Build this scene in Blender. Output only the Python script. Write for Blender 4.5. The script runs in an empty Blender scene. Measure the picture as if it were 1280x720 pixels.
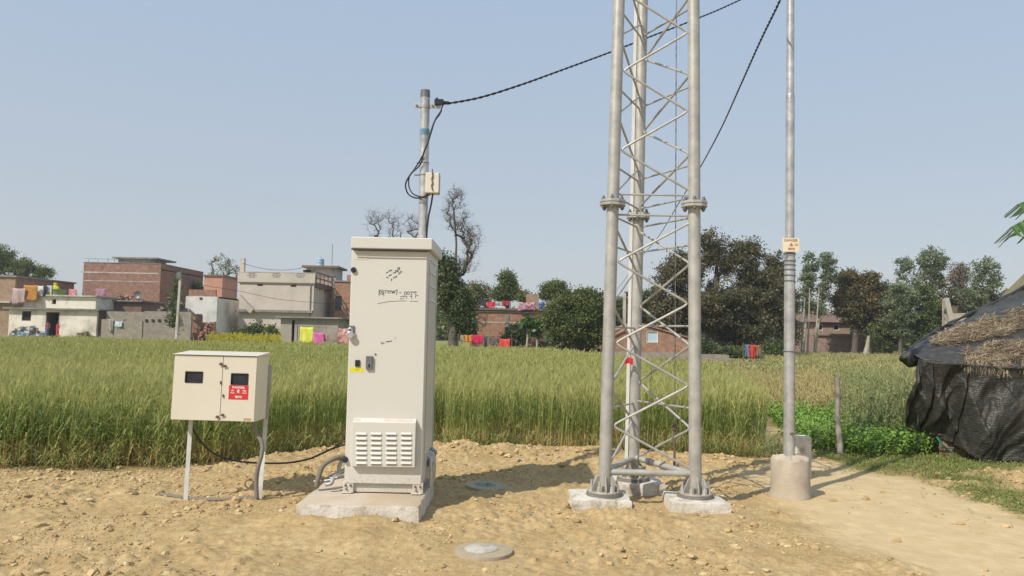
import bpy, math, random
import numpy as np
from mathutils import Vector, Matrix
random.seed(7)
RNG = np.random.default_rng(11)
SC = bpy.context.scene
COL = SC.collection
rad = math.radians

# ------------------------------------------------------------------ camera
F = 950.0
CAM_H = 1.45
PITCH = math.atan(57/F)
ROLL = 0.020
CAMR = (Matrix.Rotation(math.pi/2 + PITCH, 3, 'X') @ Matrix.Rotation(ROLL, 3, 'Z'))
CAMP = Vector((0, 0, CAM_H))
cd = bpy.data.cameras.new('camera')
cam = bpy.data.objects.new('camera', cd)
COL.objects.link(cam)
cam.matrix_world = Matrix.Translation(CAMP) @ CAMR.to_4x4()
cd.sensor_width = 36
cd.lens = F/1280*36
cd.clip_start = 0.05
cd.clip_end = 5000
SC.camera = cam

def P(px, py, Y):
    """world point at real distance Y in front of the camera seen at photo position px, py"""
    d = CAMR @ Vector(((px-640)/F, (360-py)/F, -1))
    return CAMP + d*(Y/d.y)

def G(px, py, z=0.0):
    d = CAMR @ Vector(((px-640)/F, (360-py)/F, -1))
    return CAMP + d*((z-CAM_H)/d.z)

# ------------------------------------------------------------------ object helpers
OFF = {}
def tag(o, label=None, cat=None, group=None, kind=None):
    if label: o['label'] = label
    if cat: o['category'] = cat
    if group: o['group'] = group
    if kind: o['kind'] = kind
    return o

def thing(name, label, cat, loc=(0, 0, 0), group=None, rz=0):
    o = bpy.data.objects.new(name, None)
    o.empty_display_size = 0.2
    COL.objects.link(o)
    o.location = loc
    o.rotation_euler = (0, 0, rz)
    OFF[o.name] = Vector(loc)
    return tag(o, label, cat, group)

class MB:
    def __init__(s):
        s.v = []; s.f = []; s.mi = []; s.cur = 0; s.starts = []
    def _add(s, vs, fs):
        n = len(s.v); s.starts.append((n, len(s.f)))
        s.v += [tuple(p) for p in vs]
        for f in fs:
            s.f.append(tuple(i+n for i in f)); s.mi.append(s.cur)
        return s
    def box(s, x0, x1, y0, y1, z0, z1):
        return s._add([(x0,y0,z0),(x1,y0,z0),(x1,y1,z0),(x0,y1,z0),(x0,y0,z1),(x1,y0,z1),(x1,y1,z1),(x0,y1,z1)],
            [(0,3,2,1),(4,5,6,7),(0,1,5,4),(1,2,6,5),(2,3,7,6),(3,0,4,7)])
    def beam(s, a, b, w, h, up=(0,0,1)):
        a = Vector(a); b = Vector(b); d = (b-a).normalized()
        u = Vector(up)
        if abs(d.dot(u)) > .95: u = Vector((0,1,0))
        sx = d.cross(u).normalized()*w/2; sz = sx.cross(d).normalized()*h/2
        vs = []
        for p in (a, b):
            vs += [p-sx-sz, p+sx-sz, p+sx+sz, p-sx+sz]
        return s._add(vs, [(0,1,2,3),(7,6,5,4),(0,4,5,1),(1,5,6,2),(2,6,7,3),(3,7,4,0)])
    def cyl(s, a, b, r0, r1=None, n=12, caps=True):
        if r1 is None: r1 = r0
        a = Vector(a); b = Vector(b); d = (b-a).normalized()
        u = Vector((0,0,1)) if abs(d.z) < .9 else Vector((1,0,0))
        x = d.cross(u).normalized(); y = d.cross(x)
        vs = []
        for p, r in ((a, r0), (b, r1)):
            for k in range(n):
                t = 2*math.pi*k/n
                vs.append(p + x*math.cos(t)*r + y*math.sin(t)*r)
        fs = [(k, k+n, (k+1) % n+n, (k+1) % n) for k in range(n)]
        if caps:
            fs += [tuple(range(n)), tuple(range(2*n-1, n-1, -1))]
        return s._add(vs, fs)
    def tube(s, pts, r, n=8, caps=True):
        pts = [Vector(p) for p in pts]
        rr = r if isinstance(r, (list, tuple)) else [r]*len(pts)
        vs = []; x = None
        for i, p in enumerate(pts):
            d = (pts[min(i+1, len(pts)-1)] - pts[max(i-1, 0)]).normalized()
            if x is None:
                u = Vector((0,0,1)) if abs(d.z) < .9 else Vector((1,0,0))
                x = d.cross(u).normalized()
            else:
                x = (x - d*x.dot(d)).normalized()
            y = d.cross(x)
            for k in range(n):
                t = 2*math.pi*k/n
                vs.append(p + x*math.cos(t)*rr[i] + y*math.sin(t)*rr[i])
        fs = []
        for i in range(len(pts)-1):
            for k in range(n):
                fs.append((i*n+k, i*n+n+k, i*n+n+(k+1) % n, i*n+(k+1) % n))
        if caps:
            fs += [tuple(range(n)), tuple(range(len(vs)-1, len(vs)-n-1, -1))]
        return s._add(vs, fs)
    def lathe(s, c, prof, n=24, sx=1, sy=1):
        vs = []
        for r, z in prof:
            for k in range(n):
                t = 2*math.pi*k/n
                vs.append((c[0]+r*sx*math.cos(t), c[1]+r*sy*math.sin(t), c[2]+z))
        fs = []
        for i in range(len(prof)-1):
            for k in range(n):
                fs.append((i*n+k, i*n+(k+1) % n, i*n+n+(k+1) % n, i*n+n+k))
        fs += [tuple(range(n-1, -1, -1)), tuple(range(len(vs)-n, len(vs)))]
        return s._add(vs, fs)
    def prism(s, poly, axis, a, b):
        """poly: 2D points; axis 'x','y','z' = extrusion axis from a to b"""
        n = len(poly)
        def mk(p, t):
            return {'x': (t, p[0], p[1]), 'y': (p[0], t, p[1]), 'z': (p[0], p[1], t)}[axis]
        vs = [mk(p, a) for p in poly] + [mk(p, b) for p in poly]
        fs = [tuple(range(n)), tuple(range(2*n-1, n-1, -1))] + [(i, i+n, (i+1) % n+n, (i+1) % n) for i in range(n)]
        return s._add(vs, fs)
    def sheet(s, fn, nu, nv):
        vs = [fn(i/nu, j/nv) for j in range(nv+1) for i in range(nu+1)]
        fs = [(j*(nu+1)+i, j*(nu+1)+i+1, (j+1)*(nu+1)+i+1, (j+1)*(nu+1)+i) for j in range(nv) for i in range(nu)]
        return s._add(vs, fs)
    def quad(s, a, b, c, d):
        return s._add([a,b,c,d], [(0,1,2,3)])
    def ball(s, c, r, n=10, m=6, sx=1, sy=1, sz=1):
        prof = [(max(1e-4, math.sin(math.pi*i/m))*r, -math.cos(math.pi*i/m)*r*sz) for i in range(m+1)]
        return s.lathe(c, prof, n, sx, sy)

def finish(me, mats, smooth=False, ang=40):
    for m in mats: me.materials.append(m)
    if smooth:
        me.polygons.foreach_set('use_smooth', [True]*len(me.polygons))
        try: me.set_sharp_from_angle(angle=rad(ang))
        except Exception: pass

def part(name, mb, mat, parent=None, smooth=False, bevel=0, label=None, local=False, recalc=True, solid=0, ang=40, each=0):
    if each:
        st = mb.starts; o = None
        for i in range(0, len(st), each):
            v0, f0 = st[i]; v1, f1 = st[i+each] if i+each < len(st) else (len(mb.v), len(mb.f))
            q = MB(); q.v = mb.v[v0:v1]; q.f = [tuple(a-v0 for a in f) for f in mb.f[f0:f1]]; q.mi = mb.mi[f0:f1]
            o = part(name, q, mat, parent, smooth, bevel, label, local, recalc, solid, ang)
        return o
    off = Vector((0,0,0))
    if parent is not None and not local:
        off = OFF[parent.name]
    me = bpy.data.meshes.new(name)
    vs = [(p[0]-off[0], p[1]-off[1], p[2]-off[2]) for p in mb.v]
    me.from_pydata(vs, [], mb.f)
    if recalc:
        import bmesh
        bm = bmesh.new(); bm.from_mesh(me)
        bmesh.ops.recalc_face_normals(bm, faces=bm.faces)
        bm.to_mesh(me); bm.free()
    mats = mat if isinstance(mat, (list, tuple)) else [mat]
    finish(me, mats, smooth, ang)
    if len(mats) > 1:
        me.polygons.foreach_set('material_index', mb.mi)
    o = bpy.data.objects.new(name, me)
    COL.objects.link(o)
    if parent is not None:
        o.parent = parent
        OFF[o.name] = OFF[parent.name]
    else:
        OFF[o.name] = Vector((0,0,0))
    if bevel:
        m = o.modifiers.new('bevel', 'BEVEL'); m.width = bevel; m.segments = 2; m.limit_method = 'ANGLE'; m.angle_limit = rad(35)
    if solid:
        m = o.modifiers.new('solid', 'SOLIDIFY'); m.thickness = solid; m.offset = 0
    if label: o['label'] = label
    return o

def npmesh(name, V, Fq, mat, attrs=None, parent=None, smooth=False, tri=False):
    """V (n,3) array, Fq (m,k) int array"""
    k = Fq.shape[1]
    me = bpy.data.meshes.new(name)
    me.vertices.add(len(V)); me.vertices.foreach_set('co', np.ascontiguousarray(V, np.float32).ravel())
    me.loops.add(Fq.size); me.loops.foreach_set('vertex_index', np.ascontiguousarray(Fq, np.int32).ravel())
    me.polygons.add(len(Fq))
    me.polygons.foreach_set('loop_start', np.arange(0, Fq.size, k, dtype=np.int32))
    me.polygons.foreach_set('loop_total', np.full(len(Fq), k, np.int32))
    me.update(calc_edges=True)
    for an, arr in (attrs or {}).items():
        a = me.attributes.new(an, 'FLOAT', 'POINT'); a.data.foreach_set('value', np.ascontiguousarray(arr, np.float32))
    finish(me, mat if isinstance(mat, list) else [mat], smooth, 180)
    o = bpy.data.objects.new(name, me); COL.objects.link(o)
    if parent is not None:
        o.parent = parent
        if parent.name in OFF:
            OFF[o.name] = OFF[parent.name]
    return o

# ------------------------------------------------------------------ noise
def _h(i, j, k, s):
    n = (i*374761393 + j*668265263 + k*2147483647 + s*974634777) & 0xffffffff
    n = ((n ^ (n >> 13))*1274126177) & 0xffffffff
    n = (n ^ (n >> 16)) & 0xffffffff
    return n/4294967295.0
def vnoise(x, y, seed=0):
    x = np.asarray(x, float); y = np.asarray(y, float)
    xi = np.floor(x).astype(np.int64); yi = np.floor(y).astype(np.int64)
    xf = x-xi; yf = y-yi
    u = xf*xf*(3-2*xf); v = yf*yf*(3-2*yf)
    a = _h(xi, yi, 0, seed); b = _h(xi+1, yi, 0, seed); c = _h(xi, yi+1, 0, seed); d = _h(xi+1, yi+1, 0, seed)
    return (a*(1-u)+b*u)*(1-v) + (c*(1-u)+d*u)*v
def fbm(x, y, oct=4, seed=0):
    t = 0; amp = .5; tot = 0
    for o in range(oct):
        t = t + amp*vnoise(np.asarray(x)*2**o+17.3*o, np.asarray(y)*2**o+9.1*o, seed+o); tot += amp; amp *= .5
    return t/tot
def sstep(a, b, x):
    t = np.clip((np.asarray(x, float)-a)/(b-a), 0, 1); return t*t*(3-2*t)

# ------------------------------------------------------------------ materials
def newmat(name):
    m = bpy.data.materials.new(name); m.use_nodes = True
    nt = m.node_tree; nt.nodes.clear()
    out = nt.nodes.new('ShaderNodeOutputMaterial')
    return m, nt, out
def rgb(c): return (c[0], c[1], c[2], 1)
def N(nt, typ, **kw):
    n = nt.nodes.new(typ)
    for k, v in kw.items():
        if isinstance(k, str) and hasattr(n, k): setattr(n, k, v)
    return n
def mixc(nt, fac, a, b, bt='MIX'):
    m = nt.nodes.new('ShaderNodeMix'); m.data_type = 'RGBA'; m.blend_type = bt
    if isinstance(fac, (int, float)): m.inputs[0].default_value = fac
    else: nt.links.new(fac, m.inputs[0])
    for s, i in ((a, 6), (b, 7)):
        if isinstance(s, (tuple, list)): m.inputs[i].default_value = rgb(s)
        else: nt.links.new(s, m.inputs[i])
    return m.outputs[2]
def ramp(nt, fac, stops, interp='LINEAR'):
    r = nt.nodes.new('ShaderNodeValToRGB'); r.color_ramp.interpolation = interp
    e = r.color_ramp.elements
    while len(e) < len(stops): e.new(.5)
    for i, (p, c) in enumerate(stops):
        e[i].position = p
        e[i].color = rgb(c) if isinstance(c, (tuple, list)) else (c, c, c, 1)
    nt.links.new(fac, r.inputs[0])
    return r.outputs[0]
def noise(nt, scale, detail=4, rough=.6, vec=None, dim='3D', dist=0):
    n = nt.nodes.new('ShaderNodeTexNoise'); n.inputs['Scale'].default_value = scale
    n.inputs['Detail'].default_value = detail; n.inputs['Roughness'].default_value = rough
    n.inputs['Distortion'].default_value = dist
    if vec is None:
        vec = tex(nt)
    nt.links.new(vec, n.inputs['Vector'])
    return n.outputs['Fac']
def tex(nt, scale=(1,1,1)):
    t = nt.nodes.new('ShaderNodeTexCoord')
    if scale == (1,1,1): return t.outputs['Object']
    m = nt.nodes.new('ShaderNodeMapping'); m.inputs['Scale'].default_value = scale
    nt.links.new(t.outputs['Object'], m.inputs[0]); return m.outputs[0]
def bump(nt, h, strength=.3, dist=.02):
    b = nt.nodes.new('ShaderNodeBump'); b.inputs['Strength'].default_value = strength; b.inputs['Distance'].default_value = dist
    nt.links.new(h, b.inputs['Height']); return b.outputs[0]
def princ(nt, out, col, rough=.7, metal=0, nrm=None, spec=.5):
    p = nt.nodes.new('ShaderNodeBsdfPrincipled')
    if isinstance(col, (tuple, list)): p.inputs['Base Color'].default_value = rgb(col)
    else: nt.links.new(col, p.inputs['Base Color'])
    if isinstance(rough, (int, float)): p.inputs['Roughness'].default_value = rough
    else: nt.links.new(rough, p.inputs['Roughness'])
    p.inputs['Metallic'].default_value = metal
    p.inputs['Specular IOR Level'].default_value = spec
    if nrm is not None: nt.links.new(nrm, p.inputs['Normal'])
    nt.links.new(p.outputs[0], out.inputs[0])
    return p
_cache = {}
def paint(name, c, c2=None, scale=3, rough=.5, metal=0, b=0, bscale=60, dirt=None, dscale=1.5, damt=.35, streak=False, spec=.5):
    if name in _cache: return _cache[name]
    m, nt, out = newmat(name)
    c2 = c2 or tuple(x*.85 for x in c)
    f = noise(nt, scale, 5)
    col = ramp(nt, f, [(.35, c), (.68, c2)])
    if dirt:
        v = tex(nt, (6, 6, .7)) if streak else tex(nt)
        d = noise(nt, dscale, 6, .65, v)
        k = ramp(nt, d, [(.48, 0), (.68, damt)])
        col = mixc(nt, k, col, dirt)
    nr = bump(nt, noise(nt, bscale, 3), b, .01) if b else None
    rr = ramp(nt, noise(nt, scale*3, 3), [(.3, max(0, rough-.08)), (.7, min(1, rough+.1))])
    princ(nt, out, col, rr, metal, nr, spec)
    _cache[name] = m
    return m

def muddy(m, z0, z1, col=(.4,.3,.17), amt=.7):
    """dried mud splashed on the lowest part of a painted surface, in a spattered pattern"""
    nt = m.node_tree
    p = [n for n in nt.nodes if n.type == 'BSDF_PRINCIPLED'][0]
    src = p.inputs['Base Color'].links[0].from_socket
    t = nt.nodes.new('ShaderNodeTexCoord'); s = nt.nodes.new('ShaderNodeSeparateXYZ'); nt.links.new(t.outputs['Object'], s.inputs[0])
    mr = nt.nodes.new('ShaderNodeMapRange'); mr.inputs[1].default_value = z0; mr.inputs[2].default_value = z1; mr.inputs[3].default_value = .22; mr.inputs[4].default_value = -.1
    nt.links.new(s.outputs[2], mr.inputs[0])
    ad = nt.nodes.new('ShaderNodeMath'); ad.operation = 'ADD'; nt.links.new(noise(nt, 85, 4, .7), ad.inputs[0]); nt.links.new(mr.outputs[0], ad.inputs[1])
    k = ramp(nt, ad.outputs[0], [(.60, 0), (.70, amt)])
    nt.links.new(mixc(nt, k, src, col), p.inputs['Base Color'])
def brickmat(name, c1, c2, mortar, dirt=(.2,.17,.14), damt=.5, bw=.24, bh=.075, ms=.012):
    if name in _cache: return _cache[name]
    m, nt, out = newmat(name)
    t = nt.nodes.new('ShaderNodeTexCoord')
    s = nt.nodes.new('ShaderNodeSeparateXYZ'); nt.links.new(t.outputs['Object'], s.inputs[0])
    a = nt.nodes.new('ShaderNodeMath'); a.operation = 'ADD'
    nt.links.new(s.outputs[0], a.inputs[0]); nt.links.new(s.outputs[1], a.inputs[1])
    cb = nt.nodes.new('ShaderNodeCombineXYZ'); nt.links.new(a.outputs[0], cb.inputs[0]); nt.links.new(s.outputs[2], cb.inputs[1])
    b = nt.nodes.new('ShaderNodeTexBrick')
    b.inputs['Scale'].default_value = 1
    b.inputs['Brick Width'].default_value = bw; b.inputs['Row Height'].default_value = bh
    b.inputs['Mortar Size'].default_value = ms; b.inputs['Mortar Smooth'].default_value = .3
    b.inputs['Color1'].default_value = rgb(c1); b.inputs['Color2'].default_value = rgb(c2); b.inputs['Mortar'].default_value = rgb(mortar)
    nt.links.new(cb.outputs[0], b.inputs['Vector'])
    n1 = noise(nt, .45, 8, .75, cb.outputs[0])
    col = mixc(nt, ramp(nt, n1, [(.4, 0), (.7, damt)]), b.outputs['Color'], dirt)
    st = nt.nodes.new('ShaderNodeMapping'); st.inputs['Scale'].default_value = (1.0, 4.5, 1)
    nt.links.new(cb.outputs[0], st.inputs[0])
    n2 = noise(nt, 1.0, 5, .6, st.outputs[0])
    n3 = noise(nt, 2.6, 5, .8, cb.outputs[0])
    col = mixc(nt, ramp(nt, n2, [(.5, 0), (.75, .35)]), col, tuple(min(1, x*1.35) for x in c1))
    col = mixc(nt, ramp(nt, n3, [(.42, .4), (.56, 0)]), col, tuple(x*.5 for x in c2))
    princ(nt, out, col, .9, 0, bump(nt, b.outputs['Fac'], -.4, .01), .2)
    _cache[name] = m
    return m

def leafmat(name, stops, trans=.3, rough=.6, nscale=.5):
    """colour of each leaf from its own random value, drifting slowly over the plant"""
    m, nt, out = newmat(name)
    at = nt.nodes.new('ShaderNodeAttribute'); at.attribute_name = 'rnd'
    n = noise(nt, nscale, 3)
    ma = nt.nodes.new('ShaderNodeMath'); ma.operation = 'MULTIPLY_ADD'
    nt.links.new(n, ma.inputs[0]); ma.inputs[1].default_value = .9
    nt.links.new(at.outputs['Fac'], ma.inputs[2])
    mb_ = nt.nodes.new('ShaderNodeMath'); mb_.operation = 'SUBTRACT'
    nt.links.new(ma.outputs[0], mb_.inputs[0]); mb_.inputs[1].default_value = .45
    col = ramp(nt, mb_.outputs[0], stops)
    p = princ(nt, out, col, rough, 0, None, .25)
    tr = nt.nodes.new('ShaderNodeBsdfTranslucent'); nt.links.new(col, tr.inputs[0])
    mx = nt.nodes.new('ShaderNodeMixShader'); mx.inputs[0].default_value = trans
    nt.links.new(p.outputs[0], mx.inputs[1]); nt.links.new(tr.outputs[0], mx.inputs[2])
    nt.links.new(mx.outputs[0], out.inputs[0])
    return m

def cropmat(name, stops, yellow=(.32,.3,.09), yamt=.6, trans=.3, nscale=.18, alt=None):
    """plants coloured by height along the stalk (dry straw at the foot, ears at the tip) and by plant"""
    m, nt, out = newmat(name)
    h = nt.nodes.new('ShaderNodeAttribute'); h.attribute_name = 'hgt'
    r = nt.nodes.new('ShaderNodeAttribute'); r.attribute_name = 'rnd'
    col = ramp(nt, h.outputs['Fac'], stops)
    n = noise(nt, nscale, 4, .6)
    ad = nt.nodes.new('ShaderNodeMath'); ad.operation = 'MULTIPLY_ADD'
    nt.links.new(n, ad.inputs[0]); ad.inputs[1].default_value = 1.3; nt.links.new(r.outputs['Fac'], ad.inputs[2])
    k = ramp(nt, ad.outputs[0], [(.75, 0), (1.0, yamt)])   # clamps above 1
    k2 = nt.nodes.new('ShaderNodeMath'); k2.operation = 'MULTIPLY'; nt.links.new(ad.outputs[0], k2.inputs[0]); k2.inputs[1].default_value = .6
    k = ramp(nt, k2.outputs[0], [(.45, 0), (.9, yamt)])
    col = mixc(nt, k, col, yellow)
    if alt:
        n3 = noise(nt, nscale*2.3, 3, .6)
        col = mixc(nt, ramp(nt, n3, [(.48, 0), (.62, .8)]), col, alt)
    p = princ(nt, out, col, .6, 0, None, .25)
    tr = nt.nodes.new('ShaderNodeBsdfTranslucent'); nt.links.new(col, tr.inputs[0])
    mx = nt.nodes.new('ShaderNodeMixShader'); mx.inputs[0].default_value = trans
    nt.links.new(p.outputs[0], mx.inputs[1]); nt.links.new(tr.outputs[0], mx.inputs[2])
    nt.links.new(mx.outputs[0], out.inputs[0])
    return m

def text(name, s, loc, size, mat, parent, rx=90, rz=0, al='CENTER', tilt=0, bold=0, sx=1):
    c = bpy.data.curves.new(name, 'FONT'); c.body = s; c.size = size; c.align_x = al; c.align_y = 'CENTER'
    c.extrude = .0006; c.offset = bold; c.resolution_u = 3
    c.materials.append(mat)
    tmp = bpy.data.objects.new('tmp_text', c)
    me = bpy.data.meshes.new_from_object(tmp); me.name = name
    bpy.data.objects.remove(tmp)
    if not me.materials: me.materials.append(mat)
    o = bpy.data.objects.new(name, me); COL.objects.link(o)
    o.parent = parent
    off = OFF[parent.name]
    o.location = Vector(loc)-off
    o.rotation_euler = (rad(rx), 0, rad(rz))
    if tilt:
        o.rotation_euler = (Matrix.Rotation(rad(rz),3,'Z') @ Matrix.Rotation(rad(rx),3,'X') @ Matrix.Rotation(rad(tilt),3,'Z')).to_euler()
    o.scale = (sx, 1, 1)
    return o
# ================================================================== ground
EDGE_X = np.array([-60, -6, -5.0, -4.0, -3.2, -2.6, -2.0, 0, 1.2, 2.4, 3.2, 3.6, 60])
EDGE_Y = np.array([7.5, 7.6, 7.7, 7.85, 8.15, 9.0, 9.55, 9.6, 9.6, 9.5, 9.35, 9.9, 9.9])
def edge(x): return np.interp(x, EDGE_X, EDGE_Y)
def xr_wheat(y): return np.interp(y, [9, 9.5, 13, 20, 37, 60], [3.0, 3.15, 4.0, 5.4, 8.6, 12])

def masks(x, y):
    """dirt yard, wheel-smoothed path, short grass cover (0..1)"""
    wob = (fbm(x*1.3, y*1.3, 4, 5)-.5)
    yard = 1-sstep(-.15, .25, y-(edge(x)+wob*.6))
    yard = np.where(x > 3.9, 1-sstep(-.2, .3, y-(8.6+wob*1.1)), yard)
    pc = np.interp(y, [0, 4.7, 6.4, 8, 9, 10, 12, 16, 30], [3.0, 3.45, 3.35, 3.45, 3.4, 3.45, 4.0, 5.0, 8.6])
    pw = np.interp(y, [0, 4.7, 8.4, 9.3, 10, 14, 30], [.8, .75, .75, .3, .22, .2, .2])
    path = 1-sstep(-.12, .3, np.abs(x-pc)-pw+wob*.5)
    gr = sstep(.2, .6, (x-4.15-np.clip(7.0-y, 0, 2)*.12)+wob*1.8)*sstep(.44, .6, fbm(x*1.7+3, y*1.7, 4, 9)+.1*sstep(7, 9, y)-.12*sstep(5.6, 6.6, x)*sstep(6.5,7.5,y)*(1-sstep(8.8,9.3,y)))
    gr = np.maximum(gr, sstep(3.65, 4.0, x+wob)*sstep(8.3, 8.9, y+wob)*.9)
    gr = np.maximum(gr, np.exp(-((x-4.62-.12*(y-7.5))/.34)**2)*sstep(6.0, 6.5, y)*(1-sstep(8.6, 9.2, y))*sstep(.36, .5, fbm(x*2.4+7, y*2.4, 4, 16)))
    gr = gr*(1-path*.8)
    return yard, path, gr

def hz(x, y):
    x = np.asarray(x, float); y = np.asarray(y, float)
    yard, path, gr = masks(x, y)
    near = 1-sstep(12, 16, y)
    rough = yard*(1-path*.85)
    h = (fbm(x*.8, y*.8, 3, 1)-.5)*.07*near
    h = h + (fbm(x*3.2, y*3.2, 4, 2)-.5)*.055*rough
    patch = sstep(.42, .62, fbm(x*1.1+4, y*1.1, 3, 15))
    h = h + (np.maximum(0, fbm(x*11, y*11, 3, 3)-.46))*(.035+.065*patch)*rough
    h = h + (fbm(x*24, y*24, 3, 4)-.5)*(.016+.022*patch)*rough
    # bank of dug soil along the crop edge
    d = y-(edge(x)-.45)
    bank = np.exp(-(d/.33)**2)*sstep(-3.4, -2.4, x)*(1-sstep(2.2, 3.4, x))
    h = h + bank*(.01+.16*fbm(x*3.6, y*3.6, 5, 6))*(.6+.9*np.exp(-((x+.2)/1.3)**2))
    # heap by the plinth front, spoil by the tarpaulin hut
    h = h + .05*np.exp(-((x+1.1)/.8)**2-((y-5.45)/.35)**2)*(.5+fbm(x*5, y*5, 3, 8))
    h = h + .16*np.exp(-((x-5.9)/.8)**2-((y-8.1)/.55)**2)*(.4+fbm(x*4, y*4, 4, 12))
    # soil thrown up against the slab and the footings
    h = h + (.03+.12*fbm(x*4, y*4, 4, 18))*np.exp(-((y-5.66)/.13)**2)*sstep(-1.95, -1.6, x)*(1-sstep(-1.0, -.6, x))
    for cx in (.78, 1.58): h = h + (.07*fbm(x*7, y*7, 3, 19))*np.exp(-((y-6.22)/.1)**2-((x-cx)/.3)**4)
    # shallow hollow where the earth wire runs
    h = h - .01*path
    # village stands a little higher
    h = h + .2*sstep(48, 56, y)*(1-sstep(-6, 8, x))
    # level round the footings
    for cx, cy, r in ((-1.12, 6.42, .72), (.78, 6.56, .34), (1.58, 6.53, .34), (1.17, 7.25, .34), (-.245, 7.3, .3), (-.19, 5.02, .3)):
        k = np.exp(-(((x-cx)/r)**4+((y-cy)/r)**4))
        h = h*(1-.8*k)
    return h
def hz1(x, y): return float(hz(np.array([x]), np.array([y]))[0])

def axis(segs):
    out = []
    for a, b, n in segs: out += list(np.linspace(a, b, n, endpoint=False))
    return out
def make_ground():
    xs = np.array(axis([(-700,-300,4),(-300,-60,12),(-60,-14,30),(-14,-5,60),(-5,6.6,600),(6.6,14,50),(14,60,30),(60,300,12),(300,701,4)]))
    ys = np.array(axis([(-60,-20,3),(-20,1,20),(1,3.6,26),(3.6,6.5,190),(6.5,10.4,190),(10.4,16,50),(16,60,60),(60,300,20),(300,901,6)]))
    X, Y = np.meshgrid(xs, ys)
    Z = hz(X, Y)
    V = np.stack([X.ravel(), Y.ravel(), Z.ravel()], 1)
    nx, ny = len(xs), len(ys)
    i = np.arange(nx-1); j = np.arange(ny-1)
    I, J = np.meshgrid(i, j)
    a = (J*nx+I).ravel()
    Fq = np.stack([a, a+1, a+nx+1, a+nx], 1)
    yard, path, gr = masks(X, Y)
    m, nt, out = newmat('ground_soil')
    def at(n):
        q = nt.nodes.new('ShaderNodeAttribute'); q.attribute_name = n; return q.outputs['Fac']
    n1 = noise(nt, 2.2, 8, .65); n2 = noise(nt, 22, 6, .7); n3 = noise(nt, .35, 4, .5)
    dirt = ramp(nt, n1, [(.3, (.38,.27,.13)), (.5, (.475,.35,.175)), (.7, (.55,.42,.23))])
    dirt = mixc(nt, ramp(nt, n2, [(.38, .6), (.6, 0)]), dirt, (.29,.19,.09))
    vo = nt.nodes.new('ShaderNodeTexVoronoi'); vo.inputs['Scale'].default_value = 38; nt.links.new(tex(nt), vo.inputs['Vector'])
    dirt = mixc(nt, ramp(nt, vo.outputs['Distance'], [(.1, .35), (.35, 0)]), dirt, (.55,.42,.25))
    sand = ramp(nt, noise(nt, 5, 6, .6), [(.35, (.52,.39,.215)), (.65, (.6,.465,.275))])
    col = mixc(nt, at('path'), dirt, sand)
    field = ramp(nt, n1, [(.35, (.13,.10,.045)), (.65, (.2,.17,.07))])
    farg = ramp(nt, noise(nt, .25, 5, .6), [(.35, (.26,.23,.08)), (.5, (.2,.22,.07)), (.7, (.38,.32,.15))])
    field = mixc(nt, at('far'), field, farg)
    col = mixc(nt, at('yard'), field, col)
    col = mixc(nt, at('grass'), col, (.17,.16,.055))
    ad = nt.nodes.new('ShaderNodeMath'); ad.operation = 'MULTIPLY_ADD'
    nt.links.new(noise(nt, 45, 6, .7), ad.inputs[0]); ad.inputs[1].default_value = .6; nt.links.new(n2, ad.inputs[2])
    princ(nt, out, col, .95, 0, bump(nt, ad.outputs[0], .7, .012), .1)
    npmesh('ground', V, Fq, m, dict(yard=np.maximum(yard, path).ravel(), path=path.ravel(), grass=gr.ravel(), far=sstep(17, 20, Y).ravel()), smooth=True)['kind'] = 'structure'
make_ground()

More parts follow.
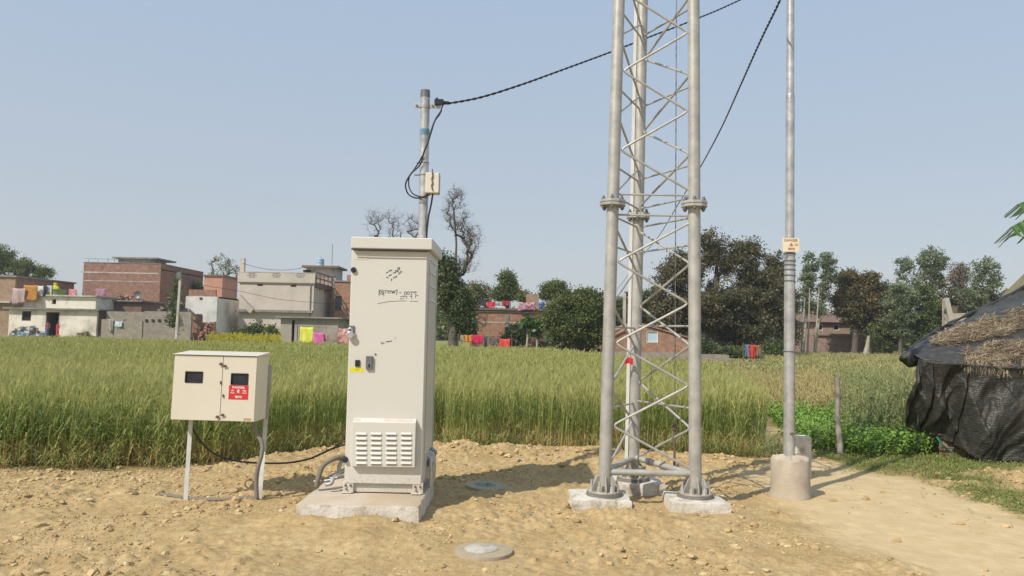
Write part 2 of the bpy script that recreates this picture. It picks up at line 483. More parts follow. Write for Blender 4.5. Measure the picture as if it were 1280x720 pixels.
# ------------------------------------------------------------------ clods of soil
def clods():
    import bmesh
    bm = bmesh.new(); bmesh.ops.create_icosphere(bm, subdivisions=2, radius=1)
    iv = np.array([v.co[:] for v in bm.verts]); itf = np.array([[v.index for v in f.verts] for f in bm.faces]); bm.free()
    n = 34000
    x = RNG.uniform(-5.2, 6.6, n*3); y = 3.6+RNG.random(n*3)**1.0*6.3
    yard, path, gr = masks(x, y)
    d = y-(edge(x)-.4)
    w = (.08+.62*sstep(.45,.65,fbm(x*1.6, y*1.6, 4, 31))+np.exp(-(d/.4)**2)*1.2)*yard*(1-path*.93)*(1-gr*.5)
    keep = RNG.random(len(x)) < np.clip(w, 0, 1)
    pads = ((x > -1.62) & (x < -.62) & (y > 5.75) & (y < 6.9)) | ((np.abs(x-.78) < .27) & (np.abs(y-6.56) < .27)) | ((np.abs(x-1.58) < .27) & (np.abs(y-6.53) < .27)) | ((np.abs(x-1.17) < .27) & (np.abs(y-7.25) < .27))
    pads |= ((x+.24)**2+(y-7.23)**2 < .25**2) | ((x+.19)**2+(y-5.06)**2 < .24**2)
    keep &= ~pads
    x = x[keep][:n]; y = y[keep][:n]; n = len(x)
    s = .003+.0062*RNG.random(n)**2+.026*RNG.random(n)**22
    jit = 1+.35*(RNG.random((n, len(iv)))-.5)*1.6
    sc = s[:, None]*np.stack([RNG.uniform(.8,1.5,n), RNG.uniform(.8,1.4,n), RNG.uniform(.5,.95,n)], 1)
    an = RNG.random(n)*6.28
    V = iv[None]*jit[:, :, None]*sc[:, None, :]
    c, sn = np.cos(an)[:, None], np.sin(an)[:, None]
    V = np.stack([V[..., 0]*c-V[..., 1]*sn, V[..., 0]*sn+V[..., 1]*c, V[..., 2]], 2)
    V += np.stack([x, y, hz(x, y)+s*.15], 1)[:, None, :]
    Fq = (itf[None]+(np.arange(n)*len(iv))[:, None, None]).reshape(-1, 3)
    m, nt, out = newmat('clod_soil')
    at = nt.nodes.new('ShaderNodeAttribute'); at.attribute_name = 'rnd'
    c0 = ramp(nt, at.outputs['Fac'], [(.0, (.35,.245,.12)), (.5, (.465,.34,.175)), (.96, (.54,.415,.23)), (1, (.6,.5,.33))])
    princ(nt, out, c0, .95, 0, bump(nt, noise(nt, 90, 4), .5, .005), .1)
    o = npmesh('soil_clods', V.reshape(-1, 3), Fq, m, dict(rnd=np.repeat(RNG.random(n), len(iv))), smooth=True)
    o.data.set_sharp_from_angle(angle=rad(35))
    tag(o, 'loose crumbly clods of dry tan soil scattered over the dirt yard', 'soil clods', kind='stuff')
clods()

# ------------------------------------------------------------------ crops
def stalks(x, y, H, wst=.004, nleaf=3, lL=.25, lW=.012, ear=.08, eW=.011, awn=.07, lean=.1, droop=.9, z=None, leafh=(.1,.85), seg=1, rise=(.25,.95), spread=.42):
    """returns V, F(quads), hgt, rnd for upright stalks with arching leaves, ears and awns"""
    n = len(x); z = hz(x, y) if z is None else z
    base = np.stack([x, y, z-.02], 1)
    az = RNG.random(n)*2*np.pi
    ln = RNG.normal(0, lean, (n, 2)) + np.array([.04, .01])
    top = base + np.stack([ln[:, 0]*H, ln[:, 1]*H, H], 1)
    r = RNG.random(n)
    Vs = []; Fs = []; hg = []; rn = []; cnt = 0
    def add(vs, hs, rr):   # vs list of 4 (m,3)
        nonlocal cnt
        m = len(vs[0])
        A = np.stack(vs, 1).reshape(-1, 3); Vs.append(A)
        hg.append(np.stack([np.broadcast_to(q, (m,)) for q in hs], 1).ravel()); rn.append(np.repeat(rr, 4))
        Fs.append(np.arange(m*4).reshape(-1, 4)+cnt); cnt += m*4
    side = np.stack([np.cos(az), np.sin(az), 0*az], 1)
    add([base-side*wst, base+side*wst, top+side*wst*.6, top-side*wst*.6], [0, 0, .9, .9], r)
    def along(f): return base+(top-base)*f[:, None]
    for k in range(nleaf):
        f = RNG.uniform(leafh[0], leafh[1], n)
        a = RNG.random(n)*2*np.pi
        L = lL*RNG.uniform(.6, 1.25, n); d = np.stack([np.cos(a), np.sin(a), 0*a], 1); up = np.array([0, 0, 1.])
        s = np.stack([-np.sin(a), np.cos(a), 0*a], 1)*lW*.5*RNG.uniform(.7, 1.3, n)[:, None]
        p0 = along(f)
        ris = RNG.uniform(*rise, n)[:, None]
        p1 = p0 + (d*spread+up*ris*.55)*L[:, None]
        p2 = p1 + (d*spread*1.2-up*(droop*RNG.uniform(0, 1, n)[:, None]-.35)*.6)*L[:, None]
        rr = np.clip(r*.5+RNG.random(n)*.5, 0, 1)
        hf = f*.9
        add([p0-s*.6, p0+s*.6, p1+s, p1-s], [hf, hf, hf+.05, hf+.05], rr)
        add([p1-s, p1+s, p2+s*.1, p2-s*.1], [hf+.05, hf+.05, hf+.08, hf+.08], rr)
    if ear:
        dd = (top-base)/np.linalg.norm(top-base, axis=1)[:, None] + np.stack([RNG.normal(0, .25, n), RNG.normal(0, .25, n), 0*az], 1)
        tip = top+dd*ear
        for sd in (side, np.stack([-side[:, 1], side[:, 0], side[:, 2]], 1)):
            w = sd*eW*.5
            add([top-w*.7, top+w*.7, tip+w*.6, tip-w*.6], [.97, .97, 1, 1], r)
        if awn:
            for k in range(3):
                q = tip+dd*awn*.9+np.stack([RNG.normal(0, .35, n), RNG.normal(0, .35, n), 0*az], 1)*awn
                b0 = top+dd*ear*.5
                w = side*.0022
                add([b0-w, b0+w, q+w*.3, q-w*.3], [1, 1, 1, 1], r)
    return np.concatenate(Vs), np.concatenate(Fs), np.concatenate(hg), np.concatenate(rn)

def gather(name, blocks, mat, label, cat):
    V = []; Fq = []; h = []; r = []; c = 0
    for b in blocks:
        V.append(b[0]); Fq.append(b[1]+c); h.append(b[2]); r.append(b[3]); c += len(b[0])
    o = npmesh(name, np.concatenate(V), np.concatenate(Fq), mat, dict(hgt=np.concatenate(h), rnd=np.concatenate(r)))
    return tag(o, label, cat, kind='stuff')

def scatter(x0, x1, y0, y1, dens, ok):
    n = int((x1-x0)*(y1-y0)*dens)
    x = RNG.uniform(x0, x1, n); y = RNG.uniform(y0, y1, n)
    k = ok(x, y); return x[k], y[k]
def wheat_ok(x, y):
    far = np.interp(x/np.maximum(y, 1)*F+640, [0, 120, 480, 690, 760, 800, 960], [42, 41, 37.5, 37, 30, 22.5, 20])+1.2*(fbm(x*.5, y*.5, 3, 46)-.5)
    return (fbm(x*3.1, y*3.1, 2, 47) < .80-.12*(y < edge(x)+.8)) & (y > edge(x)+.05+.3*(fbm(x*2.5, y*0+1, 3, 44)-.4)) & (x < xr_wheat(y)+.4*(fbm(y*2, y*0, 3, 45)-.5)) & (y < far) & (x > -y*.75-3)
WH = dict(ear=.09, eW=.013, lean=.055, rise=(.6,1.05), spread=.22, droop=.7)
def wH(x, y, s=.06):
    return .66+.17*(fbm(x*.35, y*.35, 3, 50)-.5)+RNG.normal(0, s, len(x))
b = []
x, y = scatter(-9.5, 4, 7.4, 8.9, 300, wheat_ok); b.append(stalks(x, y, wH(x, y)*RNG.choice([1, 1, .85, .6], len(x)), nleaf=4, lL=.27, lW=.014, leafh=(.2,.9), **{**WH, 'spread': .32}))
x, y = scatter(-9.5, 4.2, 8.9, 11.5, 300, wheat_ok); b.append(stalks(x, y, wH(x, y), wst=.0042, nleaf=3, lL=.22, lW=.010, leafh=(.34,.9), **WH))
x, y = scatter(-9.5, 4.2, 7.5, 10.3, 150, lambda x, y: wheat_ok(x, y) & (y < edge(x)+.5)); b.append(stalks(x, y, RNG.uniform(.12, .3, len(x)), wst=.0035, nleaf=3, lL=.16, lW=.01, ear=0, lean=.25))
b[-1] = (b[-1][0], b[-1][1], b[-1][2]*.18, b[-1][3])
x, y = scatter(-13, 5, 11.5, 15, 190, wheat_ok); b.append(stalks(x, y, wH(x, y), wst=.005, nleaf=2, lL=.24, lW=.014, leafh=(.5, .95), **{**WH, 'eW': .018}))
x, y = scatter(-21, 7, 15, 24, 95, wheat_ok); b.append(stalks(x, y, wH(x, y), wst=.007, nleaf=2, lL=.24, lW=.018, leafh=(.6, .98), awn=0, **{**WH, 'eW': .026}))
x, y = scatter(-36, 11, 24, 43, 42, wheat_ok); b.append(stalks(x, y, wH(x, y), wst=.011, nleaf=2, lL=.26, lW=.03, leafh=(.65, .98), awn=0, **{**WH, 'eW': .045, 'ear': .11}))
wheatmat = cropmat('wheat_plant', [(0, (.55,.41,.19)), (.24, (.52,.42,.18)), (.36, (.2,.275,.06)), (.62, (.155,.25,.065)), (.88, (.29,.34,.095)), (1, (.51,.51,.2))], yellow=(.58,.53,.2), yamt=.52, trans=.4)
gather('wheat_field', b, wheatmat, 'dense field of green wheat with pale bearded ears and straw coloured stalk feet', 'wheat')

# broad-leaved weeds and low crops to the right of the wheat
def low_ok(x, y): return (x > xr_wheat(y)+.25+.15*(fbm(y*3, x, 2, 60)-.5)) & (y > np.interp(x, [3.5, 4.5, 6.5], [10.0, 9.35, 10.1])+.35*(fbm(x*3, y, 3, 61)-.3)) & (x < np.interp(y, [9, 10.5, 14, 30], [5.9, 6.6, 9.5, 22]))
pathgap = lambda x, y: masks(x, y)[1] < .5
def zone(px0, px1, y0, y1):
    return lambda x, y: low_ok(x, y) & (x/y*F+640 > px0(y)+18*(fbm(x*1.2, y*1.2, 3, 62)-.5)*2) & (x/y*F+640 < px1(y)+18*(fbm(x*1.2+9, y*1.2, 3, 63)-.5)*2) & (y > y0) & (y < y1) & pathgap(x, y)
c = lambda v: (lambda y: v+0*y)
lime = cropmat('pulse_plant', [(0, (.16,.2,.05)), (.4, (.15,.28,.05)), (1, (.24,.42,.08))], yellow=(.36,.45,.12), yamt=.45, nscale=.8)
b = []
x, y = scatter(3.2, 8.5, 9.2, 14.5, 230, zone(c(900), c(1170), 9.2, 14.2)); b.append(stalks(x, y, RNG.uniform(.14, .36, len(x)), wst=.004, nleaf=9, lL=.06, lW=.034, ear=0, lean=.25, leafh=(.15, 1)))
gather('pulse_crop', b, lime, 'low bright green leafy crop growing between the wheat and the bamboo post', 'green crop')
dry = cropmat('dry_stalks', [(0, (.42,.32,.15)), (.5, (.5,.39,.19)), (1, (.58,.47,.24))], yellow=(.46,.42,.17), yamt=.5, nscale=.6, alt=(.38,.36,.15))
b = []
x, y = scatter(3.6, 16, 13, 27.5, 60, lambda x, y: zone(c(885), lambda y: np.interp(y, [13, 18, 27], [1075, 1090, 1210]), 13.4, 27)(x, y))
b.append(stalks(x, y, RNG.uniform(.25, .52, len(x))*np.interp(y, [13, 24], [1.1, .75]), wst=.006, nleaf=4, lL=.13, lW=.02, ear=.05, eW=.02, awn=0, lean=.1, spread=.25, rise=(.4,1), leafh=(.3, 1)))
gather('dry_crop', b, dry, 'tan dried crop stalks standing behind the bright green plants', 'dry crop')
mixg = cropmat('weed_plant', [(0, (.3,.25,.12)), (.45, (.19,.25,.09)), (1, (.3,.35,.15))], yellow=(.45,.4,.19), yamt=.6, nscale=1.1)
b = []
x, y = scatter(4.4, 10, 10.0, 22, 120, zone(c(1050), c(1260), 10.4, 21)); b.append(stalks(x, y, RNG.uniform(.35, .85, len(x))*np.interp(y, [10.3, 12], [.65, 1]), wst=.004, nleaf=8, lL=.085, lW=.02, ear=.04, eW=.02, awn=0, lean=.17, leafh=(.25, 1)))
gather('tall_weeds', b, mixg, 'tangled grey green weeds growing between the bamboo post and the tarpaulin hut', 'weeds')
fgr = cropmat('field_grass', [(0, (.36,.32,.13)), (1, (.46,.42,.15))], yellow=(.52,.44,.25), yamt=.7, nscale=.25, alt=(.24,.29,.1))
b = []
x, y = scatter(2, 16, 20, 50, 16, lambda x, y: (x/y*F+640 > 740) & (x/y*F+640 < 965) & ~wheat_ok(x, y) & (fbm(x*.35, y*.35, 3, 70) > .36) & ((x/y*F+640 < 868) | (y > 28)))
b.append(stalks(x, y, RNG.uniform(.04, .16, len(x)), wst=.012, nleaf=4, lL=.16, lW=.035, ear=0, lean=.25, leafh=(.1, 1)))
x, y = scatter(6, 46, 29.5, 72, 17, lambda x, y: (x/y*F+640 > 955) & (x/y*F+640 < 1300) & (fbm(x*.2, y*.2, 3, 71) > .3))
b.append(stalks(x, y, RNG.uniform(.15, .4, len(x)), wst=.014, nleaf=3, lL=.24, lW=.032, ear=0, lean=.25, leafh=(.1, 1)))
x, y = scatter(-50, 16, 38, 58, 7, lambda x, y: (x/y*F+640 > -60) & (x/y*F+640 < 750) & (fbm(x*.3, y*.3, 3, 73) > .38))
b.append(stalks(x, y, RNG.uniform(.1, .35, len(x)), wst=.02, nleaf=3, lL=.3, lW=.05, ear=0, lean=.3, leafh=(.1, 1)))
gather('field_grass', b, fgr, 'yellowish grass covering the far field before the trees and houses', 'grass')
mus = cropmat('mustard_plant', [(0, (.1,.15,.04)), (.6, (.2,.25,.05)), (1, (.55,.48,.05))], yellow=(.5,.46,.06), yamt=.6, nscale=.6)
x, y = scatter(-24, -13, 46, 57, 16, lambda x, y: (x/y*F+640 > 262) & (x/y*F+640 < 352) & (fbm(x*.5, y*.5, 3, 74) > .36))
gather('mustard_patch', [stalks(x, y, RNG.uniform(.4, .9, len(x)), wst=.02, nleaf=5, lL=.25, lW=.08, ear=.1, eW=.09, awn=0, lean=.2, leafh=(.4, 1))], mus, 'yellow green mustard patch in front of the pale two storey house', 'mustard')
# short grass over the right hand margin
sg = cropmat('short_grass', [(0, (.28,.26,.09)), (.5, (.2,.27,.07)), (1, (.28,.36,.1))], yellow=(.36,.31,.13), yamt=.6, nscale=1.5)
def g_ok(x, y):
    return (RNG.random(len(x)) < masks(x, y)[2]**1.2)
x, y = scatter(3.5, 7.6, 4.0, 10.6, 1900, g_ok)
b = [stalks(x, y, RNG.uniform(.015, .06, len(x)), wst=.002, nleaf=3, lL=.05, lW=.006, ear=0, lean=.5, leafh=(0, 1))]
x, y = scatter(-6.5, 4.0, 7.2, 10.0, 260, lambda x, y: (np.abs(y-edge(x)-.05) < .22) & (fbm(x*2.3, y*2.3, 3, 77) > .42))
b.append(stalks(x, y, RNG.uniform(.05, .3, len(x)), wst=.003, nleaf=3, lL=.2, lW=.011, ear=0, lean=.4, leafh=(0, 1)))
gather('short_grass', b, sg, 'patchy short grass on the sandy ground beside the track', 'grass')
# ================================================================== yard materials
cab = paint('cabinet_paint', (.615,.595,.54), (.595,.575,.52), 2, .42, 0, .02, 120, (.44,.38,.28), .9, .14)
cabin = paint('shadow_gap', (.05,.05,.05), None, 3, .8)
boxp = paint('meter_box_paint', (.67,.62,.51), (.645,.595,.485), 2, .42, 0, .02, 120, (.5,.42,.3), 1.1, .12)
muddy(cab, -.02, .34, amt=.42)
galv = paint('galvanised_steel', (.50,.485,.44), (.36,.35,.325), 9, .45, .3, .05, 90, (.32,.28,.22), 2.5, .25, True)
galvb = paint('bright_galvanised', (.62,.61,.59), (.4,.395,.385), 11, .36, .55, .05, 60, (.33,.31,.28), 3, .35)
bolt = paint('zinc_bolt', (.7,.7,.68), (.5,.5,.5), 20, .35, .7)
rust = paint('rusty_iron', (.2,.13,.09), (.12,.09,.07), 12, .8, .2, .3)
conc = paint('footing_concrete', (.52,.44,.35), (.46,.38,.28), 4, .9, 0, .5, 40, (.45,.33,.2), 3, .8)
concw = paint('limewashed_concrete', (.66,.63,.56), (.56,.51,.43), 5, .9, 0, .8, 35, (.33,.25,.16), 9, .85)
mud = paint('sandy_cement', (.5,.43,.34), (.42,.355,.27), 5, .9, 0, .4, 50, (.3,.24,.16), 4, .5)
grout = paint('dark_grout', (.14,.13,.12), (.2,.18,.16), 10, .85, 0, .3)
black = paint('black_cable', (.018,.018,.02), None, 10, .5)
blackp = paint('black_plastic', (.02,.02,.022), None, 10, .35)
gcond = paint('grey_conduit', (.22,.19,.15), (.17,.15,.12), 15, .7, 0, .3, 200)
white = paint('white_paint', (.75,.74,.7), (.68,.66,.6), 8, .5)
ink = paint('marker_ink', (.06,.06,.07), None, 10, .6)
red = paint('sign_red', (.62,.035,.035), (.56,.03,.03), 8, .4)
muddy(galv, .0, .45, amt=.4)
signw = paint('sign_white', (.8,.78,.74), None, 8, .5)
yell = paint('sticker_yellow', (.75,.68,.02), None, 8, .5)
gmetal = paint('grey_handle', (.16,.16,.165), (.2,.2,.2), 20, .4, .4)
chrome = paint('padlock_steel', (.75,.75,.75), (.65,.65,.65), 20, .2, .9)
bare_patch = paint('torn_label', (.56,.47,.38), (.62,.56,.48), 18, .7)
glass = paint('dark_window', (.012,.018,.025), (.03,.035,.045), 9, .12)

# ------------------------------------------------------------------ electronics cabinet
YF = 6.19
def W(px, py, Y=YF, dy=0):
    p = P(px, py, Y); return Vector((p.x, Y+dy, p.z))
ZP = .147
x0 = W(428.3, 612)[0]; x1 = W(528.6, 614)[0]
zt = W(490, 312)[2]; ztop = W(490, 297.5)[2]
DB = .80
cx = (x0+x1)/2
t = thing('concrete_plinth', 'low concrete slab with a chipped whitish front edge under the tall cabinet', 'concrete slab', (-1.115, 6.3, 0))
def slab(x0, x1, y0, y1, z1, seed, z0=-.12, ch=.018, n=26, irr=0):
    """slab with worn, uneven edges"""
    m = MB()
    rr = random.Random(seed)
    per = []
    def ln(a, b, k):
        return [(a[0]+(b[0]-a[0])*i/k, a[1]+(b[1]-a[1])*i/k) for i in range(k)]
    cs = [(x0,y0),(x1,y0),(x1,y1),(x0,y1)]
    if irr: cs = [(a+rr.uniform(-irr, irr), b+rr.uniform(-irr, irr)) for a, b in cs]
    for i in range(4): per += ln(cs[i], cs[(i+1) % 4], n)
    mx, my = (x0+x1)/2, (y0+y1)/2
    rings = []
    for dz, ins, jit in ((0, .0, .008), (z1-z0-.05, .004, .005), (z1-z0-.02, .006, .004), (z1-z0-.004, .010, .004), (z1-z0, .022, .004)):
        ring = []
        for i, (a, b_) in enumerate(per):
            chip = ch*max(0, (vnoise(i*.45, seed*3.1, 3)-.62))*3 if dz > (z1-z0-.06) else 0
            d = Vector((mx-a, my-b_)).normalized()*(ins+chip+rr.uniform(-jit, jit)*.5)
            ring.append((a+d.x, b_+d.y, z0+dz-(float(chip)*.5)))
        rings.append(ring)
    k = len(per)
    vs = [p for r in rings for p in r]
    fs = []
    for j in range(len(rings)-1):
        for i in range(k): fs.append((j*k+i, j*k+(i+1) % k, (j+1)*k+(i+1) % k, (j+1)*k+i))
    fs.append(tuple(range((len(rings)-1)*k, len(rings)*k)))
    m._add(vs, fs)
    return m
part('slab', slab(-1.585, -.655, 5.77, 6.86, ZP, 1), [conc, concw], t, smooth=True, ang=25)
o = bpy.data.objects['slab']
# limewashed sides, plain screeded top
for p in o.data.polygons:
    p.material_index = 0 if p.normal.z > .7 else 1

t = thing('equipment_cabinet', 'tall pale grey steel cabinet with a louvred vent and handwriting on its door', 'cabinet', (cx, YF+.3, ZP))
CABR = t
yb = YF+DB
m = MB(); m.box(x0+.006, x1-.006, YF+.018, yb, ZP+.085, zt-.002)
part('body', m, cab, t, bevel=.006)
m = MB(); m.box(x0+.03, x1-.03, YF+.03, yb-.03, ZP+.004, ZP+.084)
part('skirt', m, cab, t, bevel=.003)
# feet brackets with bolts
for a in (x0+.0, x1-.085):
    m = MB(); m.box(a, a+.085, YF+.004, YF+.029, ZP, ZP+.092); m.box(a-.012, a+.075, YF-.012, YF+.03, ZP-.001, ZP+.01)
    o = part('mounting_foot', m, cab, t, bevel=.004)
    m = MB()
    for dx in (.022, .062): m.cyl((a+dx, YF+.005, ZP+.06), (a+dx, YF-.006, ZP+.06), .009, n=8)
    m.cyl((a+.03, YF+.004, ZP+.03), (a+.03, YF-.006, ZP+.03), .008, n=8)
    part('bolt', m, rust, o, each=1)
# door leaf with fold
dz0 = W(430, 604)[2]
m = MB(); m.box(x0+.012, x1-.012, YF, YF+.016, dz0, zt-.012)
DOOR = part('door', m, cab, t, bevel=.005)
m = MB(); m.box(x0+.012, x1-.012, YF+.0165, YF+.0178, dz0-.004, zt-.004)
part('door_gap', m, cabin, t)
# lid
lx0 = W(440.4, 300)[0]-.0; lx1 = W(541.2, 300)[0]
m = MB(); m.box(lx0, lx1, YF-.045, yb+.03, zt, ztop)
o = part('lid', m, cab, t, bevel=.007)
m = MB(); m.box(lx0+.004, lx1-.004, YF-.045-.003, YF-.045-.0005, zt-.012, zt-.0005)
part('lid_shadow_strip', m, cabin, o)  # near-black strip painted in as the shadow under the lid edge
# hinge line / vertical lip at right edge
m = MB(); m.box(x1-.024, x1-.019, YF-.003, YF-.0005, dz0+.01, zt-.03)
part('door_lip', m, cab, t)
# vent cover
va = W(440.7, 583.3); vb = W(520.7, 528)
vt = W(480, 522.7)[2]
yv = YF-.05
m = MB()
m.prism([(YF-.001, va.z), (yv, va.z+.012), (yv, vb.z), (yv+.006, vb.z+.006), (YF-.001, vt)], 'x', va.x, vb.x)
VENT = part('vent_cover', m, cab, t, bevel=.003)
m = MB()
lw = .042/ .0065  # placeholder width in px handled below
for cxp in (95, 150, 207, 263):
    for ry in (430, 448.5, 467, 486, 504, 522, 540):
        a = W(420+(cxp-20)/3, 400+ry/3, yv); b_ = W(420+(cxp+20)/3, 400+ry/3, yv)
        # bulged louvre open at its lower side
        m.prism([(yv+.001, a.z+.02), (yv-.010, a.z+.004), (yv-.010, a.z), (yv+.001, a.z)], 'x', a.x, b_.x)
part('louvre', m, cab, VENT, bevel=.0015, each=1)
m = MB()
for cxp in (95, 150, 207, 263):
    for ry in (430, 448.5, 467, 486, 504, 522, 540):
        a = W(420+(cxp-18)/3, 400+ry/3, yv); b_ = W(420+(cxp+18)/3, 400+ry/3, yv)
        m.box(a.x, b_.x, yv-.0085, yv-.0005, a.z-.004, a.z-.0008)
part('louvre_slot', m, cabin, VENT, each=1)
m = MB()
for (a0, a1) in ((480, 517), (442.5, 452)):
    p0 = W(a0, 528)[0]; p1 = W(a1, 528)[0]
    f = lambda k: (YF-.001+(yv+.006-YF+.001)*k-.0015, vt+(vb.z+.006-vt)*k)
    q0 = f(.12); q1 = f(.85)
    m._add([(p0, q1[0], q1[1]), (p1, q1[0]-.0002, q1[1]+.001), (p1-.006, q0[0], q0[1]), (p0+.004, q0[0], q0[1])], [(0,1,2,3)])
part('peeled_label', m, bare_patch, VENT, each=1)
# side louvres (right side)
m = MB()
for i, py in enumerate((325, 340, 357, 375)):
    z = W(540, py)[2]; m.prism([(x1-.007, z+.02), (x1+.005, z+.002), (x1-.007, z)], 'y', YF+.15, YF+.6)
part('side_louvre', m, cab, t, each=1)
m = MB(); m.box(x1-.007, x1-.004, YF+.08, YF+.086, ZP+.2, zt-.1); m.box(x1-.007, x1-.004, yb-.09, yb-.084, ZP+.2, zt-.1)
part('side_panel_seam', m, cabin, t, each=1)
# lock, handle, stickers
def plate(name, px0, py0, px1, py1, th, mat, par, Y=YF, bev=.002, proud=0):
    a = W(px0, py1, Y); b_ = W(px1, py0, Y)
    m = MB(); m.box(a.x, b_.x, Y-proud-th, Y-proud-.0004, a.z, b_.z)
    return part(name, m, mat, par, bevel=bev)
plate('lock_latch', 444, 450, 450, 458, .012, blackp, t)
o = plate('door_handle', 457.5, 445, 466.5, 461.5, .022, gmetal, t, bev=.004)
plate('handle_key_slot', 461, 455, 463, 459, .002, blackp, o, bev=0, proud=.022)
plate('yellow_sticker', 437.3, 459.3, 454.3, 465, .001, yell, t, bev=0)
m = MB()
for a_, b_ in ((443.6, 445.2), (446.2, 448.4)):
    q = W(a_, 462.6, YF); q2 = W(b_, 461.6, YF); m.box(q.x, q2.x, YF-.0022, YF-.0012, q.z, q2.z)
part('sticker_mark', m, paint('faint_print', (.3,.27,.05), None, 8, .6), t, each=1)
o = plate('corner_label', 442.5, 317.5, 460, 324.5, .002, cab, t, bev=.001)
m = MB(); a = W(442, 337.5); m.cyl((a.x, YF-.02, a.z), (a.x, YF, a.z), .02, .024, 12); part('cable_gland', m, blackp, t)
m = MB(); a = W(433, 574.5); m.cyl((a.x-.01, YF-.03, a.z), (a.x-.01, YF+.01, a.z), .015, .03, 12); part('cable_gland', m, blackp, t)
m = MB(); a = W(469.4, 443); m.cyl((a.x, YF-.003, a.z), (a.x, YF, a.z), .009, n=10); part('rivet', m, gmetal, t)
# marker pen handwriting, strokes measured on the door
def ribbon(mb, pts, w):
    for i in range(len(pts)-1):
        a = Vector((pts[i][0], 0, pts[i][1])); b_ = Vector((pts[i+1][0], 0, pts[i+1][1]))
        d = (b_-a);
        if d.length < 1e-6: continue
        n = Vector((-d.z, 0, d.x)).normalized()*w/2; d = d.normalized()*w*.25
        y = YF-.0012-.00004*(len(mb.f) % 9)
        mb._add([(a.x-n.x-d.x, y, a.z-n.z-d.z), (b_.x-n.x+d.x, y, b_.z-n.z+d.z), (b_.x+n.x+d.x, y, b_.z+n.z+d.z), (a.x+n.x-d.x, y, a.z+n.z-d.z)], [(0,1,2,3)])
def strokes(name, sts, ox, oy, k, w):
    mb = MB()
    for s in sts:
        ribbon(mb, [(lambda q: (q.x, q.z))(W(ox+a/k, oy+b_/k)) for a, b_ in s], w)
    return part(name, mb, ink, DOOR, recalc=False)
circ = lambda x, y, rx, ry, n=14, a0=0, a1=360: [(x+rx*math.cos(rad(a0+(a1-a0)*i/n)), y+ry*math.sin(rad(a0+(a1-a0)*i/n))) for i in range(n+1)]
strokes('handwriting', [
    circ(145, 482, 34, 34), circ(148, 482, 12, 14), [(106,440),(106,540)], [(176,470),(176,545)],
    [(190,455),(232,460)], [(205,460),(205,500)], [(238,500),(240,470),(252,462),(256,500)], [(236,462),(282,462)],
    [(280,500),(282,462)], [(282,470),(300,460),(306,500)], [(306,470),(318,498),(328,462),(338,498),(346,460)],
    [(350,455),(382,448),(366,520)], [(405,492),(440,490)],
    circ(502, 498, 17, 24), circ(545, 496, 17, 22), [(572,480),(602,474),(588,532)], [(612,482),(640,476),(628,500)], [(640,478),(660,474),(652,568)],
    [(425,548),(455,540)], [(460,545),(485,535),(478,565)], [(500,545),(525,550),(515,575)], [(565,545),(600,540),(590,578)], [(420,582),(475,580)],
], 465, 325, 12, .0042)
strokes('handwriting', [[(85,655),(160,640),(260,622),(400,614),(520,612)], [(570,616),(630,618),(690,620)], [(665,530),(700,532)]], 465, 325, 12, .0032)
strokes('handwriting', [
    [(215,195),(228,180),(240,190)], [(248,170),(262,160),(270,172),(280,150),(296,150),(298,160)],
    [(318,200),(335,185),(350,195),(362,170)], [(350,150),(358,175),(380,150),(388,180)], circ(402,128,14,16), [(392,165),(400,190)], [(400,215),(420,195),(432,170),(452,180)],
    [(215,265),(235,255),(245,270)], [(255,240),(265,225),(275,232),(292,215)], [(318,272),(335,255),(345,268)], [(350,250),(370,240),(362,262)], [(285,285),(298,292),(290,310)]], 465, 325, 12, .0062)
strokes('handwriting', [[(476,282),(492,312),(505,290)], [(510,298),(520,292)], [(540,275),(552,285),(562,272),(575,284),(585,270),(600,278),(616,264)], [(655,228),(660,240)]], 430, 400, 10.29, .0050)

# padlock
a = W(438.5, 418.5, YF)
t2 = thing('padlock', 'round shiny steel padlock hanging at the left edge of the tall cabinet door', 'padlock', (a.x, YF-.03, a.z))
m = MB(); m.cyl((a.x, YF-.045, a.z), (a.x, YF-.014, a.z), .031, n=24); part('lock_case', m, chrome, t2, smooth=True, bevel=.006)
m = MB(); m.tube([(a.x+.017*math.cos(rad(q)), YF-.03, a.z+.03+.025*math.sin(rad(q))) for q in range(-10, 200, 15)], .0045, 8); part('shackle', m, bolt, t2, smooth=True)
m = MB(); m.box(a.x-.02, a.x+.028, YF-.012, YF-.001, a.z+.02, a.z+.075); part('hasp', m, gmetal, t, bevel=.003)

# cable entry hoods on the right side of the cabinet
def hood(py0, py1, y, s):
    z0 = P(545, py1, y).z; z1 = P(545, py0, y).z
    m = MB(); m.prism([(x1-.006, z0), (x1+.045, z0), (x1+.05, z0+(z1-z0)*.4), (x1+.01, z1), (x1-.006, z1)], 'y', y-.06, y+.06)
    return part('cable_hood', m, gmetal, t, bevel=.004)
hood(560, 569, 6.75, 1); hood(574, 582, 6.55, 1)
m = MB()
for y in (6.45, 6.55, 6.65, 6.75):
    m.tube([(x1-.004, y, .42), (x1+.03, y, .40), (x1+.035, y, .3), (x1+.03, y, ZP)], .014, 8)
part('conduit', m, galvb, t, smooth=True, each=1)

